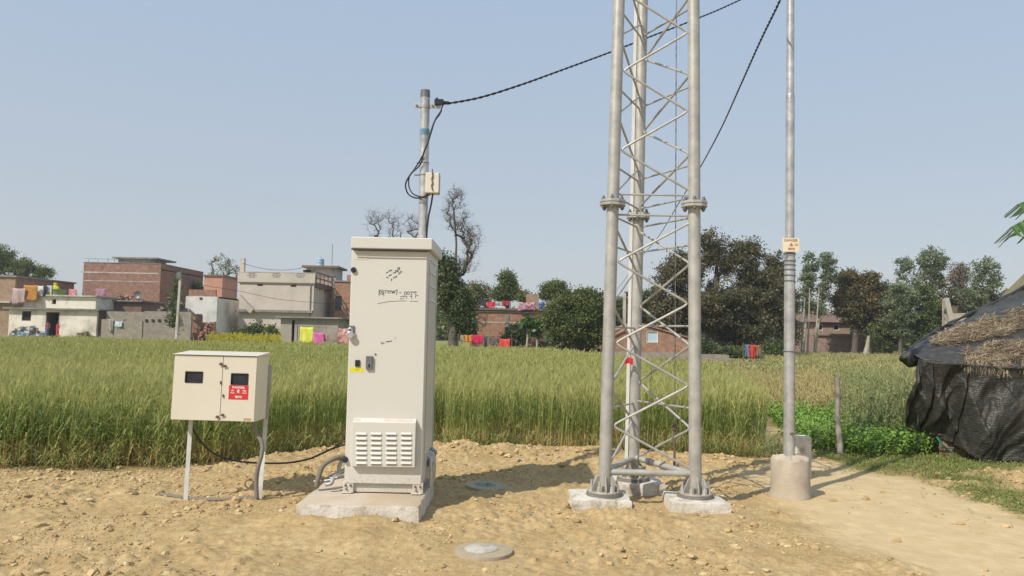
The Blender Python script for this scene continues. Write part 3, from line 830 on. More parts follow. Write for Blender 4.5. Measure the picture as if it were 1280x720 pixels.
# flexible conduits on the left side
t2 = thing('flexible_conduit', 'bundle of grey flexible conduits curving from the plinth into the left side of the cabinet', 'conduit', (x0-.1, 6.3, ZP))
def tubepx(pts, r, n=10, Yadd=0):
    # pts: (px, py, Y)
    ps = [P(a, b_, c_) for a, b_, c_ in pts]
    return smoothpts(ps)
def smoothpts(ps, k=6):
    out = []
    for i in range(len(ps)-1):
        p0 = ps[max(i-1, 0)]; p1 = ps[i]; p2 = ps[i+1]; p3 = ps[min(i+2, len(ps)-1)]
        for j in range(k):
            t_ = j/k
            out.append(.5*((2*p1)+(p2-p0)*t_+(2*p0-5*p1+4*p2-p3)*t_*t_+(3*p1-p0-3*p2+p3)*t_**3))
    out.append(ps[-1]); return out
def ribbed(mb, ps, r, n=10):
    L = []
    fine = smoothpts(ps, 12)
    mb.tube(fine, [r*(1+.09*(i % 2)) for i in range(len(fine))], n)
m = MB(); ribbed(m, [P(396,608,6.25), P(398,597,6.25), P(404,582,6.27), P(416,574,6.3), P(426,571,6.35), P(436,571,6.4)], .019)
ribbed(m, [P(394.5,608,6.28), P(396.5,598,6.28), P(401.5,584,6.3), P(413,576,6.33), P(424,573.5,6.38), P(436,573,6.42)], .013)
part('hose', m, gcond, t2, smooth=True)
m = MB(); ribbed(m, [P(409,603,6.3), P(412,597,6.32), P(422,592,6.35), P(430,588,6.4), P(436,586,6.45)], .018)
ribbed(m, [P(407,606,6.22), P(414,604,6.22), P(417,598,6.25), P(424,596,6.3), P(436,594,6.4)], .016)
ribbed(m, [P(424,598,6.35), P(424,585,6.36), P(427,577,6.38), P(436,574,6.42)], .016)
part('hose', m, paint('light_conduit', (.4,.39,.36), (.3,.29,.27), 12, .5, .3), t2, smooth=True)
m = MB()
for (a, b_, Y) in ((397, 601, 6.25), (410, 600, 6.27), (417, 597, 6.25)):
    p = P(a, b_, Y); m.cyl(p-Vector((.03, 0, .004)), p+Vector((.03, 0, .004)), .006, n=8)
part('clamp', m, bolt, t2, each=1)

# ------------------------------------------------------------------ meter box on legs
YB = 6.4
def WB(px, py, Y=YB): 
    p = P(px, py, Y); return p
bx0 = WB(213, 485)[0]; bx1 = WB(319.5, 485)[0]; bz0 = WB(265, 526)[2]; bz1 = WB(265, 444)[2]
t = thing('meter_box', 'cream steel double door meter box on thin steel legs at the field edge', 'meter box', ((bx0+bx1)/2, YB+.15, 0))
# box leans a little, following the photo's corner points
fl = [P(212.5,524.7,YB), P(317.6,527.6,YB), P(322,445.5,YB), P(218.2,443,YB)]
def bp(u, v, y=YB):
    a = fl[0]+(fl[1]-fl[0])*u; b_ = fl[3]+(fl[2]-fl[3])*u
    p = a+(b_-a)*v; return Vector((p.x, y, p.z))
def uv(px, py):
    # rough inverse in the photo's box frame
    v = (526-py)/82.5; xl = 212.5+5.7*v; xr = 317.6+4.4*v
    return (px-xl)/(xr-xl), v
m = MB()
D = .3
m._add([bp(0,0,YB+.014), bp(1,0,YB+.014), bp(1,1,YB+.014), bp(0,1,YB+.014), bp(0,0,YB+D), bp(1,0,YB+D), bp(1,1,YB+D), bp(0,1,YB+D)],
    [(0,1,2,3),(7,6,5,4),(0,4,5,1),(1,5,6,2),(2,6,7,3),(3,7,4,0)])
part('body', m, boxp, t, bevel=.004)
m = MB()
q = [bp(-.012,1.0,YB-.012), bp(1.012,1.0,YB-.012), bp(1.012,1.0,YB+D+.015), bp(-.012,1.0,YB+D+.015)]
q2 = [p+Vector((0,0,.006)) for p in q[:2]]+[p+Vector((0,0,.026)) for p in q[2:]]
m._add([p+Vector((0,0,.0015)) for p in q]+q2, [(0,1,2,3),(7,6,5,4),(0,4,5,1),(1,5,6,2),(2,6,7,3),(3,7,4,0)])
part('roof', m, boxp, t, bevel=.002)
um = uv(277, 485)[0]
def leaf(u0, u1, nm, wins, lab):
    def pt(u, v): return bp(u, v, YB)
    m = MB()
    us = sorted({u0, u1}|{w[0] for w in wins}|{w[1] for w in wins}); vs_ = sorted({.008, .99}|{w[2] for w in wins}|{w[3] for w in wins})
    for i in range(len(us)-1):
        for j in range(len(vs_)-1):
            uc = (us[i]+us[i+1])/2; vc = (vs_[j]+vs_[j+1])/2
            if any(w[0] < uc < w[1] and w[2] < vc < w[3] for w in wins): continue
            a, b_, c_, d = pt(us[i], vs_[j]), pt(us[i+1], vs_[j]), pt(us[i+1], vs_[j+1]), pt(us[i], vs_[j+1])
            e = Vector((0, .0125, 0))
            m._add([a,b_,c_,d,a+e,b_+e,c_+e,d+e], [(0,1,2,3),(7,6,5,4),(0,4,5,1),(1,5,6,2),(2,6,7,3),(3,7,4,0)])
    o = part(nm, m, boxp, t, label=lab)
    for w in wins:
        mm = MB(); c1 = bp(w[0]-.0, w[2], YB+.006); c2 = bp(w[1], w[2], YB+.006); c3 = bp(w[1], w[3], YB+.006); c4 = bp(w[0], w[3], YB+.006)
        e = Vector((0, .004, 0)); mm._add([c1,c2,c3,c4,c1+e,c2+e,c3+e,c4+e], [(0,1,2,3),(7,6,5,4),(0,4,5,1),(1,5,6,2),(2,6,7,3),(3,7,4,0)])
        part('window_pane', mm, glass, o)
        mm = MB()
        for (A, B) in (((w[0],w[2]),(w[1],w[2])), ((w[1],w[2]),(w[1],w[3])), ((w[1],w[3]),(w[0],w[3])), ((w[0],w[3]),(w[0],w[2]))):
            mm.beam(bp(A[0], A[1], YB-.0015), bp(B[0], B[1], YB-.0015), .006, .006)
        part('window_gasket', mm, blackp, o)
    return o
w1 = (*[uv(232.3, 0+465)[0], uv(253.5, 465)[0]], uv(0, 478.3)[1], uv(0, 464.8)[1])
w2 = (*[uv(289.5, 465)[0], uv(310.3, 465)[0]], uv(0, 479.5)[1], uv(0, 465.8)[1])
leaf(.006, um-.004, 'door', [w1], 'left door leaf with a dark window')
D2 = leaf(um+.004, .994, 'door', [w2], 'right door leaf with a danger sign below its window')
# sign plate
def bplate(nm, px0, py0, px1, py1, mat, par, th=.002, y=YB, sh=0):
    u0, v0 = uv(px0, py1); u1, v1 = uv(px1, py0)
    a, b_, c_, d = bp(u0, v0, y-th), bp(u1, v0, y-th), bp(u1, v1, y-th), bp(u0, v1, y-th); e = Vector((0, th-.0003, 0))
    d = d+Vector((sh,0,0))
    m = MB(); m._add([a,b_,c_,d,a+e,b_+e,c_+e,d+e], [(0,1,2,3),(7,6,5,4),(0,4,5,1),(1,5,6,2),(2,6,7,3),(3,7,4,0)])
    return part(nm, m, mat, par)
bplate('danger_sign', 285.5, 480.5, 310.8, 498.3, red, D2)
def bt(s, px, py, size, sx=1, bold=.0006): return text('sign_lettering', s, bp(*uv(px, py), YB-.0028), size, signw, D2, tilt=-1.5, bold=bold, sx=sx)
bt('DANGER', 298.3, 483.3, .0235, 1.1); bt('\u0916\u0924\u0930\u093e', 298, 495.2, .027, 1.05)
bt('440', 290.6, 487.3, .016); bt('VOLTS', 290.6, 490.3, .011); bt('\u0935\u094b\u0932\u094d\u091f', 305.6, 487.3, .015); bt('\u0938\u093e\u0935\u0927\u093e\u0928', 305.6, 490.3, .013)
m = MB(); c_ = bp(*uv(298, 487.6), YB-.003)
m.cyl(c_+Vector((0,.001,.003)), c_+Vector((0,-.0003,.003)), .0095, n=14); m.box(c_.x-.006, c_.x+.006, c_.y, c_.y+.001, c_.z-.012, c_.z-.003)
for s in (1, -1): m.beam(c_+Vector((-.016*s,0,-.02)), c_+Vector((.016*s,0,-.007)), .0035, .001)
part('sign_skull', m, signw, D2)
m = MB()
for s in (1, -1): m.cyl(c_+Vector((.0035*s,.001,.003)), c_+Vector((.0035*s,-.001,.003)), .0022, n=8)
part('sign_skull_eye', m, red, D2, each=1)
# latches and hinges
for (a, b_) in ((276.5, 454), (281.5, 456.5), (272, 520.5), (278.5, 518)):
    c_ = bp(*uv(a, b_), YB)
    m = MB(); m.cyl(c_, c_-Vector((0,.014,0)), .011, n=10); m.beam(c_-Vector((.014,.014,.006)), c_+Vector((.014,-.014,.006)), .008, .006)
    part('latch', m, rust, t)
for (a, b_) in ((276, 477.5), (279, 494)):
    c_ = bp(*uv(a, b_), YB); m = MB(); m.cyl(c_-Vector((0,.006,.012)), c_+Vector((0,-.006,.012)), .006, n=8); part('hinge_pin', m, rust, t)
bplate('maker_plate', 304.5, 521.5, 314, 524.3, paint('faded_red_print', (.5,.3,.22), None, 30, .6), D2, .001)
# legs: angle iron
def angle(mb, a, b_, w=.035, th=.004):
    a = Vector(a); b_ = Vector(b_)
    mb.beam(a, b_, w, th, (0,1,0)); mb.beam(a+Vector((-w/2,w/2,0)), b_+Vector((-w/2,w/2,0)), th, w, (0,1,0))
lg = paint('pale_leg_paint', (.6,.6,.58), (.5,.5,.48), 8, .5, .1, 0, 60, (.36,.3,.22), 4, .4)
for (a, b_, lab) in (((232,621,6.52), (239,520,6.58), 'left leg'), ((324.2,623.5,6.5), (332.5,524,6.66), 'right leg')):
    pa = P(*a); pb = P(*b_); pa.z = -.05
    m = MB(); angle(m, pa, pb); part('leg', m, lg, t, label=None)
m = MB(); angle(m, P(332.5,524,6.72), P(338,456,6.745), .04); angle(m, P(237.5,524,6.72), P(240,456,6.745), .04)
part('back_rail', m, galv, t, each=2)
m = MB(); a = P(330, 533, 6.55); ribbed(m, [P(318,530,6.52), P(320.5,541,6.52), P(327,553,6.5), P(327.5,566,6.48), P(323,583,6.46), P(320.5,600,6.46), P(321,622,6.46)], .017)
part('conduit', m, gcond, t, smooth=True)
# black cable from the box along the ground to the cabinet
t2 = None
pts = [P(239,527,6.58), P(243,540,6.62), P(252,553,6.7), P(266,566,6.9), P(286,574,7.1), P(305,577.5,7.2), P(335,579,7.3), P(360,578.5,7.25), P(385,574,7.15), P(402,567,7.05), P(416,560.5,7.0), P(432,556,6.98), P(445,560,6.9)]
m = MB(); m.tube(smoothpts(pts), .009, 8)
tag(part('ground_cable', m, black, None, smooth=True), 'black cable sagging from the meter box across the soil to the cabinet', 'cable')
m = MB(); hh = [P(a, b_, Y) for a, b_, Y in ((200,620,6.6),(230,620,6.55),(262,621,6.5),(300,620,6.5),(322,621,6.5))]
tag(part('grey_pipe', (lambda mm: (mm.tube(smoothpts([Vector((p.x, p.y, hz1(p.x, p.y)+.012)) for p in hh]), .016, 8), mm)[1])(m), gcond, None, smooth=True), 'grey pipe lying on the soil between the two legs of the meter box', 'pipe')

# ------------------------------------------------------------------ service mast behind the cabinet
YM = 7.12
mt = P(531.7, 113, YM); mbm = P(526.5, 420, YM); d_ = (mt-mbm); base = mbm+d_*((0-mbm.z)/d_.z)
t = thing('service_mast', 'galvanised steel pipe mast with a small junction box rising behind the cabinet', 'mast', base)
def M_(z): return base+(mt-base)*((z-base.z)/(mt.z-base.z))
m = MB(); m.cyl(base-Vector((0,0,.1)), M_(mt.z-.07), .0445, n=24); part('pipe', m, galvb, t, smooth=True)
m = MB(); m.cyl(M_(mt.z-.07), M_(mt.z-.035), .047, n=24); m.cyl(M_(mt.z-.035), mt, .045, n=24); part('pipe_cap', m, gmetal, t, smooth=True)
def Mz(py): return P(530, py, YM).z
c_ = M_(Mz(133))
m = MB(); m.cyl(c_-Vector((0,0,.02)), c_+Vector((0,0,.02)), .05, n=20); m.box(c_.x-.1, c_.x-.04, c_.y-.015, c_.y-.004, c_.z-.02, c_.z+.02); m.box(c_.x+.04, c_.x+.16, c_.y-.015, c_.y-.004, c_.z-.02, c_.z+.02); m.box(c_.x+.15, c_.x+.161, c_.y-.03, c_.y+.02, c_.z-.045, c_.z+.02)
o = part('clamp_band', m, galvb, t, bevel=.002)
m = MB(); m.cyl((c_.x-.075, c_.y-.03, c_.z), (c_.x-.075, c_.y, c_.z), .01, n=8); m.cyl((c_.x+.075, c_.y-.03, c_.z), (c_.x+.075, c_.y, c_.z), .01, n=8); part('bolt', m, rust, o, each=1)
a = P(550, 129, YM)
m = MB(); m.box(a.x-.05, a.x+.035, a.y-.04, a.y+.02, a.z-.025, a.z+.03); m.cyl((a.x+.03, a.y-.01, a.z), (a.x+.09, a.y-.01, a.z+.005), .02, .012, 10); m.cyl((a.x-.03, a.y-.01, a.z+.03), (a.x-.03, a.y-.01, a.z+.05), .012, n=8)
part('cable_anchor', m, blackp, t, bevel=.004)
c_ = M_(Mz(165.5)); m = MB(); m.cyl(c_-Vector((0,0,.028)), c_+Vector((0,0,.028)), .0465, n=24); part('blue_tape_band', m, paint('blue_band', (.05,.2,.28), (.25,.35,.4), 14, .4), t, smooth=True)
for py, s in ((204, .05), (219, .07), (247.5, .045)):
    c_ = M_(Mz(py)); m = MB(); m.cyl(c_-Vector((0,0,.004)), c_+Vector((0,0,.004)), .048, n=16); m.box(c_.x-s-.02, c_.x-.04, c_.y-.01, c_.y+.01, c_.z-.004, c_.z+.004); part('wire_tie', m, gmetal, t)
a = P(531.8, 241.5, YM-.1); b_ = P(549.5, 216.5, YM-.1)
m = MB(); m.box(a.x, b_.x, YM-.13, YM-.0, a.z, b_.z); o = part('junction_box', m, boxp, t, bevel=.008)
m = MB(); z = (a.z+b_.z)/2; xm = a.x+(b_.x-a.x)*.5
m.tube([(xm, YM-.135, b_.z+.03)]+[(xm+.006*math.sin(i*2.1), YM-.137, b_.z-.015-i*.022) for i in range(8)], .006, 6); part('latch_strip', m, rust, o)
m = MB(); m.box(a.x-.003, b_.x+.003, YM-.1, YM-.096, a.z-.003, b_.z+.003); part('lid_seam', m, gmetal, o)
# cables on the mast
m = MB()
m.tube(smoothpts([P(553,131,7.08), P(551,139,7.06), P(544,150,7.05), P(539,165,7.04), P(535,178,7.04), P(530,190,7.04), P(525,206,7.06), P(514,217,7.08), P(507,230,7.1), P(510,242,7.1), P(518,247,7.07), P(527,247,7.04), P(535,243,7.04)]), .0075, 6)
m.tube(smoothpts([P(553,132,7.1), P(550,142,7.08), P(543,152,7.06), P(538,166,7.05), P(534,180,7.05), P(528,195,7.06), P(519,210,7.1), P(512,220,7.1), P(511,232,7.1), P(515,241,7.1), P(522,245,7.07), P(530,246,7.04), P(538,243,7.04)]), .0065, 6)
m.tube(smoothpts([P(541,242,7.05), P(539,255,7.06), P(535,275,7.08), P(533,300,7.1), P(532,330,7.1)]), .009, 6)
part('mast_cable', m, black, t, smooth=True, each=1)

# overhead twisted cables
def twisted(name, pts, r, pitch, lab, n=6, k=10):
    fine = smoothpts(pts, k)
    # resample
    segs = [0]
    for i in range(1, len(fine)): segs.append(segs[-1]+(fine[i]-fine[i-1]).length)
    L = segs[-1]; step = pitch/7; cnt = int(L/step); res = []
    j = 0
    for i in range(cnt+1):
        s = L*i/cnt
        while j < len(segs)-2 and segs[j+1] < s: j += 1
        f = (s-segs[j])/max(1e-9, segs[j+1]-segs[j]); res.append((fine[j].lerp(fine[j+1], f), s))
    m = MB()
    for ph in (0, math.pi):
        ps = []
        for i, (p, s) in enumerate(res):
            d = (res[min(i+1, len(res)-1)][0]-res[max(i-1, 0)][0]).normalized()
            x = d.cross(Vector((0,0,1))).normalized(); y = d.cross(x)
            a = 2*math.pi*s/pitch+ph
            ps.append(p+(x*math.cos(a)+y*math.sin(a))*r*.95)
        m.tube(ps, r, n)
    return tag(part(name, m, black, None, smooth=True), lab, 'cable')
twisted('overhead_cable', [P(557,130,7.1), P(600,122,7.5), P(650,106.5,7.9), P(700,88.5,8.4), P(765,64.5,9.1), P(815,45,9.7), P(862,27,10.2), P(925,0,11), P(1060,-66,12.6)], .0065, .2, 'black twisted cable running from the mast past the tower to the upper right')
twisted('overhead_cable', [P(990,-40,6.0), P(975,0,6.8), P(950,52,8), P(925,108,9.5), P(900,163,11.5), P(873,213,14), P(849,253,18), P(822,297,25), P(800,323,32), P(785,344,38), P(768,366,46), P(745,392,56)], .0065, .22, 'black twisted cable dropping from the top edge past the right side of the tower', k=12)

# ------------------------------------------------------------------ lattice tower
ft = []
for (xa, ya, s, lab) in ((.785, 6.56, 3, 'left front'), (1.585, 6.53, 4, 'right front'), (1.19, 7.25, 5, 'back')):
    labs = {'left front': 'whitish concrete footing under the left front leg of the lattice tower', 'right front': 'whitish concrete footing under the right front leg of the lattice tower', 'back': 'shaded concrete footing under the back leg of the lattice tower'}
    o = part('concrete_footing', slab(xa-.245, xa+.245, ya-.235, ya+.235, .10, s, ch=.03, n=14, irr=.02), concw, None, smooth=True, ang=25)
    tag(o, labs[lab], 'concrete footing', 'footings under the tower legs')
bases = [(755.6, 606, 6.56), (869.0, 608, 6.55), (791.5, 592, 7.25)]
tops = [(773.7, 0), (867.0, 0), (803.2, 0)]
legs = []
for (bx, by, Y), (tx, ty) in zip(bases, tops):
    b0 = P(bx, by, Y); t0 = P(tx, ty, Y)
    legs.append((b0, (t0-b0)/(t0.z-b0.z)))
cen = (legs[0][0]+legs[1][0]+legs[2][0])/3
def LP(i, z): 
    b0, d = legs[i]; return b0+d*(z-b0.z)
t = thing('lattice_tower', 'slim three legged galvanised lattice tower with zigzag rod bracing on concrete footings', 'lattice tower', (cen.x, cen.y, .1))
FL = [2.60, 5.55, 8.5]; TOPZ = 10.2
LR = .054
legobs = []
for i in range(3):
    m = MB(); m.cyl(LP(i, .135), LP(i, TOPZ), LR, LR*.9, 28); o = part('leg', m, galv, t, smooth=True); legobs.append(o)
    for z in FL:
        m = MB()
        for s in (0, 1):
            c0 = LP(i, z-.026+s*.028); c1 = LP(i, z-.002+s*.028)
            nn = 9 if True else 0
            m.cyl(c0, c1, .115, n=9)
        part('flange', m, galv, o, bevel=.004)
        m = MB()
        for k in range(6):
            a = 2*math.pi*(k+.3)/6; c0 = LP(i, z); dd = Vector((math.cos(a), math.sin(a), 0))*.09
            m.cyl(c0+dd-Vector((0,0,.055)), c0+dd+Vector((0,0,.06)), .011, n=6); m.cyl(c0+dd+Vector((0,0,.024)), c0+dd+Vector((0,0,.042)), .019, n=6); m.cyl(c0+dd-Vector((0,0,.044)), c0+dd-Vector((0,0,.027)), .019, n=6)
        part('bolt', m, gmetal, o, each=3)
    c0 = LP(i, .1)
    m = MB(); m.cyl((c0.x, c0.y, .098), (c0.x, c0.y, .122), .155, .15, 28); part('grout_pad', m, grout, o, smooth=True)
    m = MB(); m.cyl((c0.x, c0.y, .122), (c0.x, c0.y, .138), .142, n=28); part('base_plate', m, galv, o, bevel=.003)
    m = MB()
    for k in range(6):
        a = 2*math.pi*(k+.5)/6; dd = Vector((math.cos(a), math.sin(a), 0)); nn = Vector((-dd.y, dd.x, 0))*.004
        q = [c0+dd*.05+Vector((0,0,.038)), c0+dd*.132+Vector((0,0,.038)), c0+dd*.132+Vector((0,0,.06)), c0+dd*.075+Vector((0,0,.16)), c0+dd*.05+Vector((0,0,.16))]
        m._add([p-nn for p in q]+[p+nn for p in q], [(0,1,2,3,4),(9,8,7,6,5)]+[(j, j+5, (j+1) % 5+5, (j+1) % 5) for j in range(5)])
    part('stiffener', m, galv, o, each=1)
    m = MB()
    for k in range(6):
        a = 2*math.pi*k/6; dd = Vector((math.cos(a), math.sin(a), 0))*.108; b1 = c0+dd
        m.cyl(b1+Vector((0,0,.037)), b1+Vector((0,0,.125)), .012, n=8); m.cyl(b1+Vector((0,0,.037)), b1+Vector((0,0,.062)), .022, n=6); m.cyl(b1+Vector((0,0,.062)), b1+Vector((0,0,.08)), .02, n=6)
    part('anchor_bolt', m, bolt, o, each=3)
def zig(i, j, start, z0, n, dz, rr=.0105):
    """rod bent back and forth between legs i and j; start = which leg the first node is on"""
    m = MB(); pts = []
    for k in range(n):
        z = z0+dz*k
        at = i if (k % 2 == 0) == (start == i) else j
        ot = j if at == i else i
        pa = LP(at, z); pb = LP(ot, z); d = (pb-pa).normalized()
        c0 = pa+d*(LR-.004)
        # rounded bend
        r = .065
        if 0 < k < n-1:
            nx = (LP(ot, z+dz)-d*(LR+.01)-c0).normalized(); pv = (LP(ot, z-dz)-d*(LR+.01)-c0).normalized()
            for s in (1, .62, .34, .14): pts.append(c0+pv*r*s+d*.016*(1-s)**2)
            pts.append(c0+d*.0165)
            for s in (.14, .34, .62, 1): pts.append(c0+nx*r*s+d*.016*(1-s)**2)
        else: pts.append(c0-d*.014)
    m.tube(pts, rr, 8)
    return m
def sect(zb, n):
    D = .352
    part('bracing_rod', zig(0, 1, 1, zb, n, D), galv, t, smooth=True)
    part('bracing_rod', zig(2, 1, 2, zb-.02, n, D*1.01), galv, t, smooth=True)
    part('bracing_rod', zig(0, 2, 0, zb-.03, n, D*1.01), galv, t, smooth=True)
sect(.33, 7); sect(2.72, 8); sect(5.68, 8); sect(8.62, 5)
def hrod(i, j, z, r=.009, a=0, b_=1):
    pa = LP(i, z); pb = LP(j, z); m = MB(); m.cyl(pa.lerp(pb, a), pa.lerp(pb, b_), r, n=8); return m
for z in (2.50, 2.68, 5.45, 5.63, 8.4, 8.58):
    for (i, j) in ((0,1), (1,2), (0,2)): part('cross_rod', hrod(i, j, z+(.0 if i == 0 and j == 1 else -.01)), galv, t)
for k in range(13):
    z = .82+.705*k
    if min(abs(z-f) for f in FL) < .15: continue
    part('cross_rod', hrod(0, 2, z), galv, t)
    part('cross_rod', hrod(1, 2, z+.02), galv, t)
for (i, j, z) in ((0,1,.29), (0,2,.30), (2,1,.31)):
    pa = LP(i, z); pb = LP(j, z-(.03 if (i, j) == (2,1) else 0)); m = MB(); m.cyl(pa, pb, .027, n=16)
    if (i, j) == (2,1):
        for f in (.28, .5): m.cyl(pa.lerp(pb, f-.02), pa.lerp(pb, f+.02), .034, n=16)
    part('base_tie_pipe', m, galv, t, smooth=True)
# flat earth strip down the back leg, thin conductor inside the tower
m = MB(); a = LP(2, .3)+Vector((-.075,-.03,0)); b_ = LP(2, TOPZ)+Vector((-.065,-.03,0)); m.beam(a-Vector((0,0,.25)), b_, .03, .004, (0,1,0)); part('earth_strip', m, white, t)
m = MB(); c_ = P(782.5, 452, 7.2); m.sheet(lambda u, v: (c_.x-.035+.09*u, 7.14-.01*math.sin(9*u), c_.z-.035+.06*v+.02*math.sin(3*u)), 5, 4); part('rag', m, red, t, solid=.003, label='small red rag tied on the earth strip')
m = MB(); a = P(843.5, 545, 7.05); b_ = P(845.5, 0, 7.05); m.cyl(a, a+(b_-a)*1.9, .005, n=6); part('conductor_wire', m, gmetal, t)
m = MB(); e = P(843, 582, 7.05); m.cyl(e, P(843.5, 530, 7.05), .011, n=8); m.cyl(P(843.5, 531, 7.05), P(843.5, 537, 7.05), .026, n=10); m.cyl(P(843.5, 541, 7.05), P(843.5, 546, 7.05), .022, n=10); part('turnbuckle', m, rust, t)
m = MB(); e = P(838, 584, 7.1); m.prism([(e.x-.13, e.z-.05), (e.x+.06, e.z-.05), (e.x+.06, e.z+.05), (e.x, e.z+.02), (e.x-.1, e.z-.02)], 'y', 7.0, 7.02); part('gusset_plate', m, gmetal, t)

# ------------------------------------------------------------------ manhole covers
def disc(px, py, z, r, ri, mat, mati, lab, seed, tilt):
    c_ = G(px, py, z)
    g = hz1(c_.x, c_.y)
    t_ = thing('pit_cover', lab, 'pit cover', (c_.x, c_.y, 0), 'round pit covers in the soil')
    m = MB(); pr = [(r*.98, -.06), (r, -.015), (r*.985, 0), (r*.5, .004), (r*.01, .005)]
    m.lathe((c_.x, c_.y, z), pr, 40)
    for i, v in enumerate(m.v): m.v[i] = (v[0], v[1], v[2]+(v[0]-c_.x)*tilt)
    part('disc', m, mat, t_, smooth=True, ang=50)
    m = MB(); m.lathe((c_.x-.02*r/.22, c_.y+.01, z+.0045), [(ri, -.002), (ri, .003), (ri*.93, .005), (ri*.01, .005)], 32)
    for i, v in enumerate(m.v): m.v[i] = (v[0], v[1], v[2]+(v[0]-c_.x)*tilt)
    o = part('inner_cap', m, mati, t_, smooth=True, ang=50)
    return c_, o
hdp = paint('cover_concrete', (.40,.33,.23), (.32,.27,.19), 8, .85, 0, .4, 50, (.45,.34,.2), 6, .6)
grn = paint('green_cap', (.15,.25,.19), (.12,.2,.16), 9, .6, 0, .2, 50, (.3,.25,.16), 9, .5)
c1, o1 = disc(609, 606.5, .022, .205, .1, hdp, grn, 'round concrete pit cover with a green centre cap in the cabinet shadow', 3, -.05)
m = MB()
for a0 in (.4, 1.5): m.beam((c1.x-.045*math.cos(a0), c1.y-.045*math.sin(a0), .0325), (c1.x+.04*math.cos(a0), c1.y+.04*math.sin(a0), .0325), .012, .004)
part('cap_rib', m, rust, o1, each=1)
c2, o2 = disc(604.5, 687, .02, .195, .11, hdp, paint('pale_cap', (.52,.49,.42), (.42,.39,.32), 14, .8, 0, .3, 60, (.28,.22,.15), 16, .6), 'round concrete pit cover with a pale centre nearest the camera', 4, .0)

# ------------------------------------------------------------------ right pole on its drum
YPo = 7.2
b0 = P(986.2, 572, YPo); t0 = P(988.2, 0, YPo); dpo = (t0-b0)/(t0.z-b0.z)
t = thing('earthing_pole', 'bright galvanised tubular pole with a small danger board and wire wrapped round it', 'pole', (b0.x, YPo, .2))
def PP(z): return b0+dpo*(z-b0.z)
def pz(py): return P(987, py, YPo).z
secs = [(.1, pz(314), .052, .049), (pz(314), pz(120), .041, .041), (pz(120), 8.2, .036, .033)]
m = MB()
for z0, z1, r0, r1 in secs: m.cyl(PP(z0), PP(z1), r0, r1, 24)
m.cyl(PP(pz(318)), PP(pz(311)), .052, .042, 24); m.cyl(PP(pz(122)), PP(pz(118)), .042, .037, 24)
part('shaft', m, galvb, t, smooth=True)
m = MB()
for py in (318, 327, 332, 338, 345, 352, 440): 
    z = pz(py); ps = [PP(z)+Vector((math.cos(a)*.053, math.sin(a)*.053, .008*math.sin(a*.5))) for a in np.linspace(0, 2*math.pi, 17)]
    m.tube(ps, .0055, 6)
part('wire_wrap', m, gmetal, t, each=1)
m = MB(); z = pz(541); m.cyl(PP(z)+Vector((0,-.045,0)), PP(z)+Vector((.01,-.07,0)), .014, n=8); part('earth_stud', m, gmetal, t)
a = P(978, 314.5, YPo-.07); b_ = P(998.8, 297.8, YPo-.07)
m = MB(); m.box(a.x, b_.x, YPo-.075, YPo-.071, a.z, b_.z); BR = part('danger_board', m, paint('board_cream', (.78,.7,.55), (.74,.62,.42), 12, .6), t)
brown = paint('board_brown', (.42,.2,.07), (.3,.16,.07), 14, .7)
def bdt(s, fx, fz, size, sx=1): text('board_lettering', s, (a.x+(b_.x-a.x)*fx, YPo-.0762, a.z+(b_.z-a.z)*fz), size, brown, BR, bold=.0006, sx=sx)
bdt('DANGER', .5, .83, .034, .92); bdt('\u0916\u0924\u0930\u093e', .52, .2, .032); 
m = MB()
for f_ in (.46, .56): m.box(a.x+(b_.x-a.x)*.72, a.x+(b_.x-a.x)*.93, YPo-.0765, YPo-.0755, a.z+(b_.z-a.z)*f_, a.z+(b_.z-a.z)*(f_+.035))
part('board_mark', m, brown, BR, each=1)
m = MB(); c_ = Vector((a.x+(b_.x-a.x)*.52, YPo-.076, a.z+(b_.z-a.z)*.5)); m.cyl(c_+Vector((0,.0005,.006)), c_+Vector((0,-.0005,.006)), .011, n=12)
for s in (1, -1): m.beam(c_+Vector((-.018*s,0,-.012)), c_+Vector((.018*s,0,.0)), .004, .001)
part('board_skull', m, brown, BR)
m = MB(); z = (a.z+b_.z)/2; m.tube([PP(z)+Vector((math.cos(q)*.056, math.sin(q)*.056, 0)) for q in np.linspace(0, 2*math.pi, 17)], .006, 6); m.box(PP(z).x-.02, PP(z).x+.02, YPo-.071, YPo-.04, z-.02, z+.02); part('board_clamp', m, gmetal, t)
c_ = P(987, 600, 7.2)
z1 = P(987, 573, 7.1).z
m = MB(); m.lathe((c_.x-.005, 7.17, 0), [(.186, -.1), (.184, .02), (.172, .06), (.178, .1), (.17, .17), (.174, z1-.02), (.166, z1-.004), (.15, z1), (.06, z1+.012), (.001, z1+.012)], 26)
for i, v in enumerate(m.v):
    q_ = 1+.07*(float(fbm(math.atan2(v[1]-7.17, v[0]-c_.x)*1.6+9, v[2]*6, 3, 90))-.5)
    m.v[i] = (c_.x+(v[0]-c_.x)*q_, 7.17+(v[1]-7.17)*q_, v[2]+.012*math.sin(i*1.9)*(v[2] > z1-.03))
tag(part('concrete_drum', m, mud, None, smooth=True, ang=30), 'round sandy cement drum at the foot of the bright steel pole', 'concrete base')
# white block behind
p = G(1005, 596, 0); z1 = P(1005, 546, p.y).z
m = MB(); m.box(p.x-.085, p.x+.085, p.y, p.y+.17, -.1, z1)
tag(part('concrete_post', m, concw, None, bevel=.012), 'short square limewashed concrete post behind the cement drum', 'concrete post')
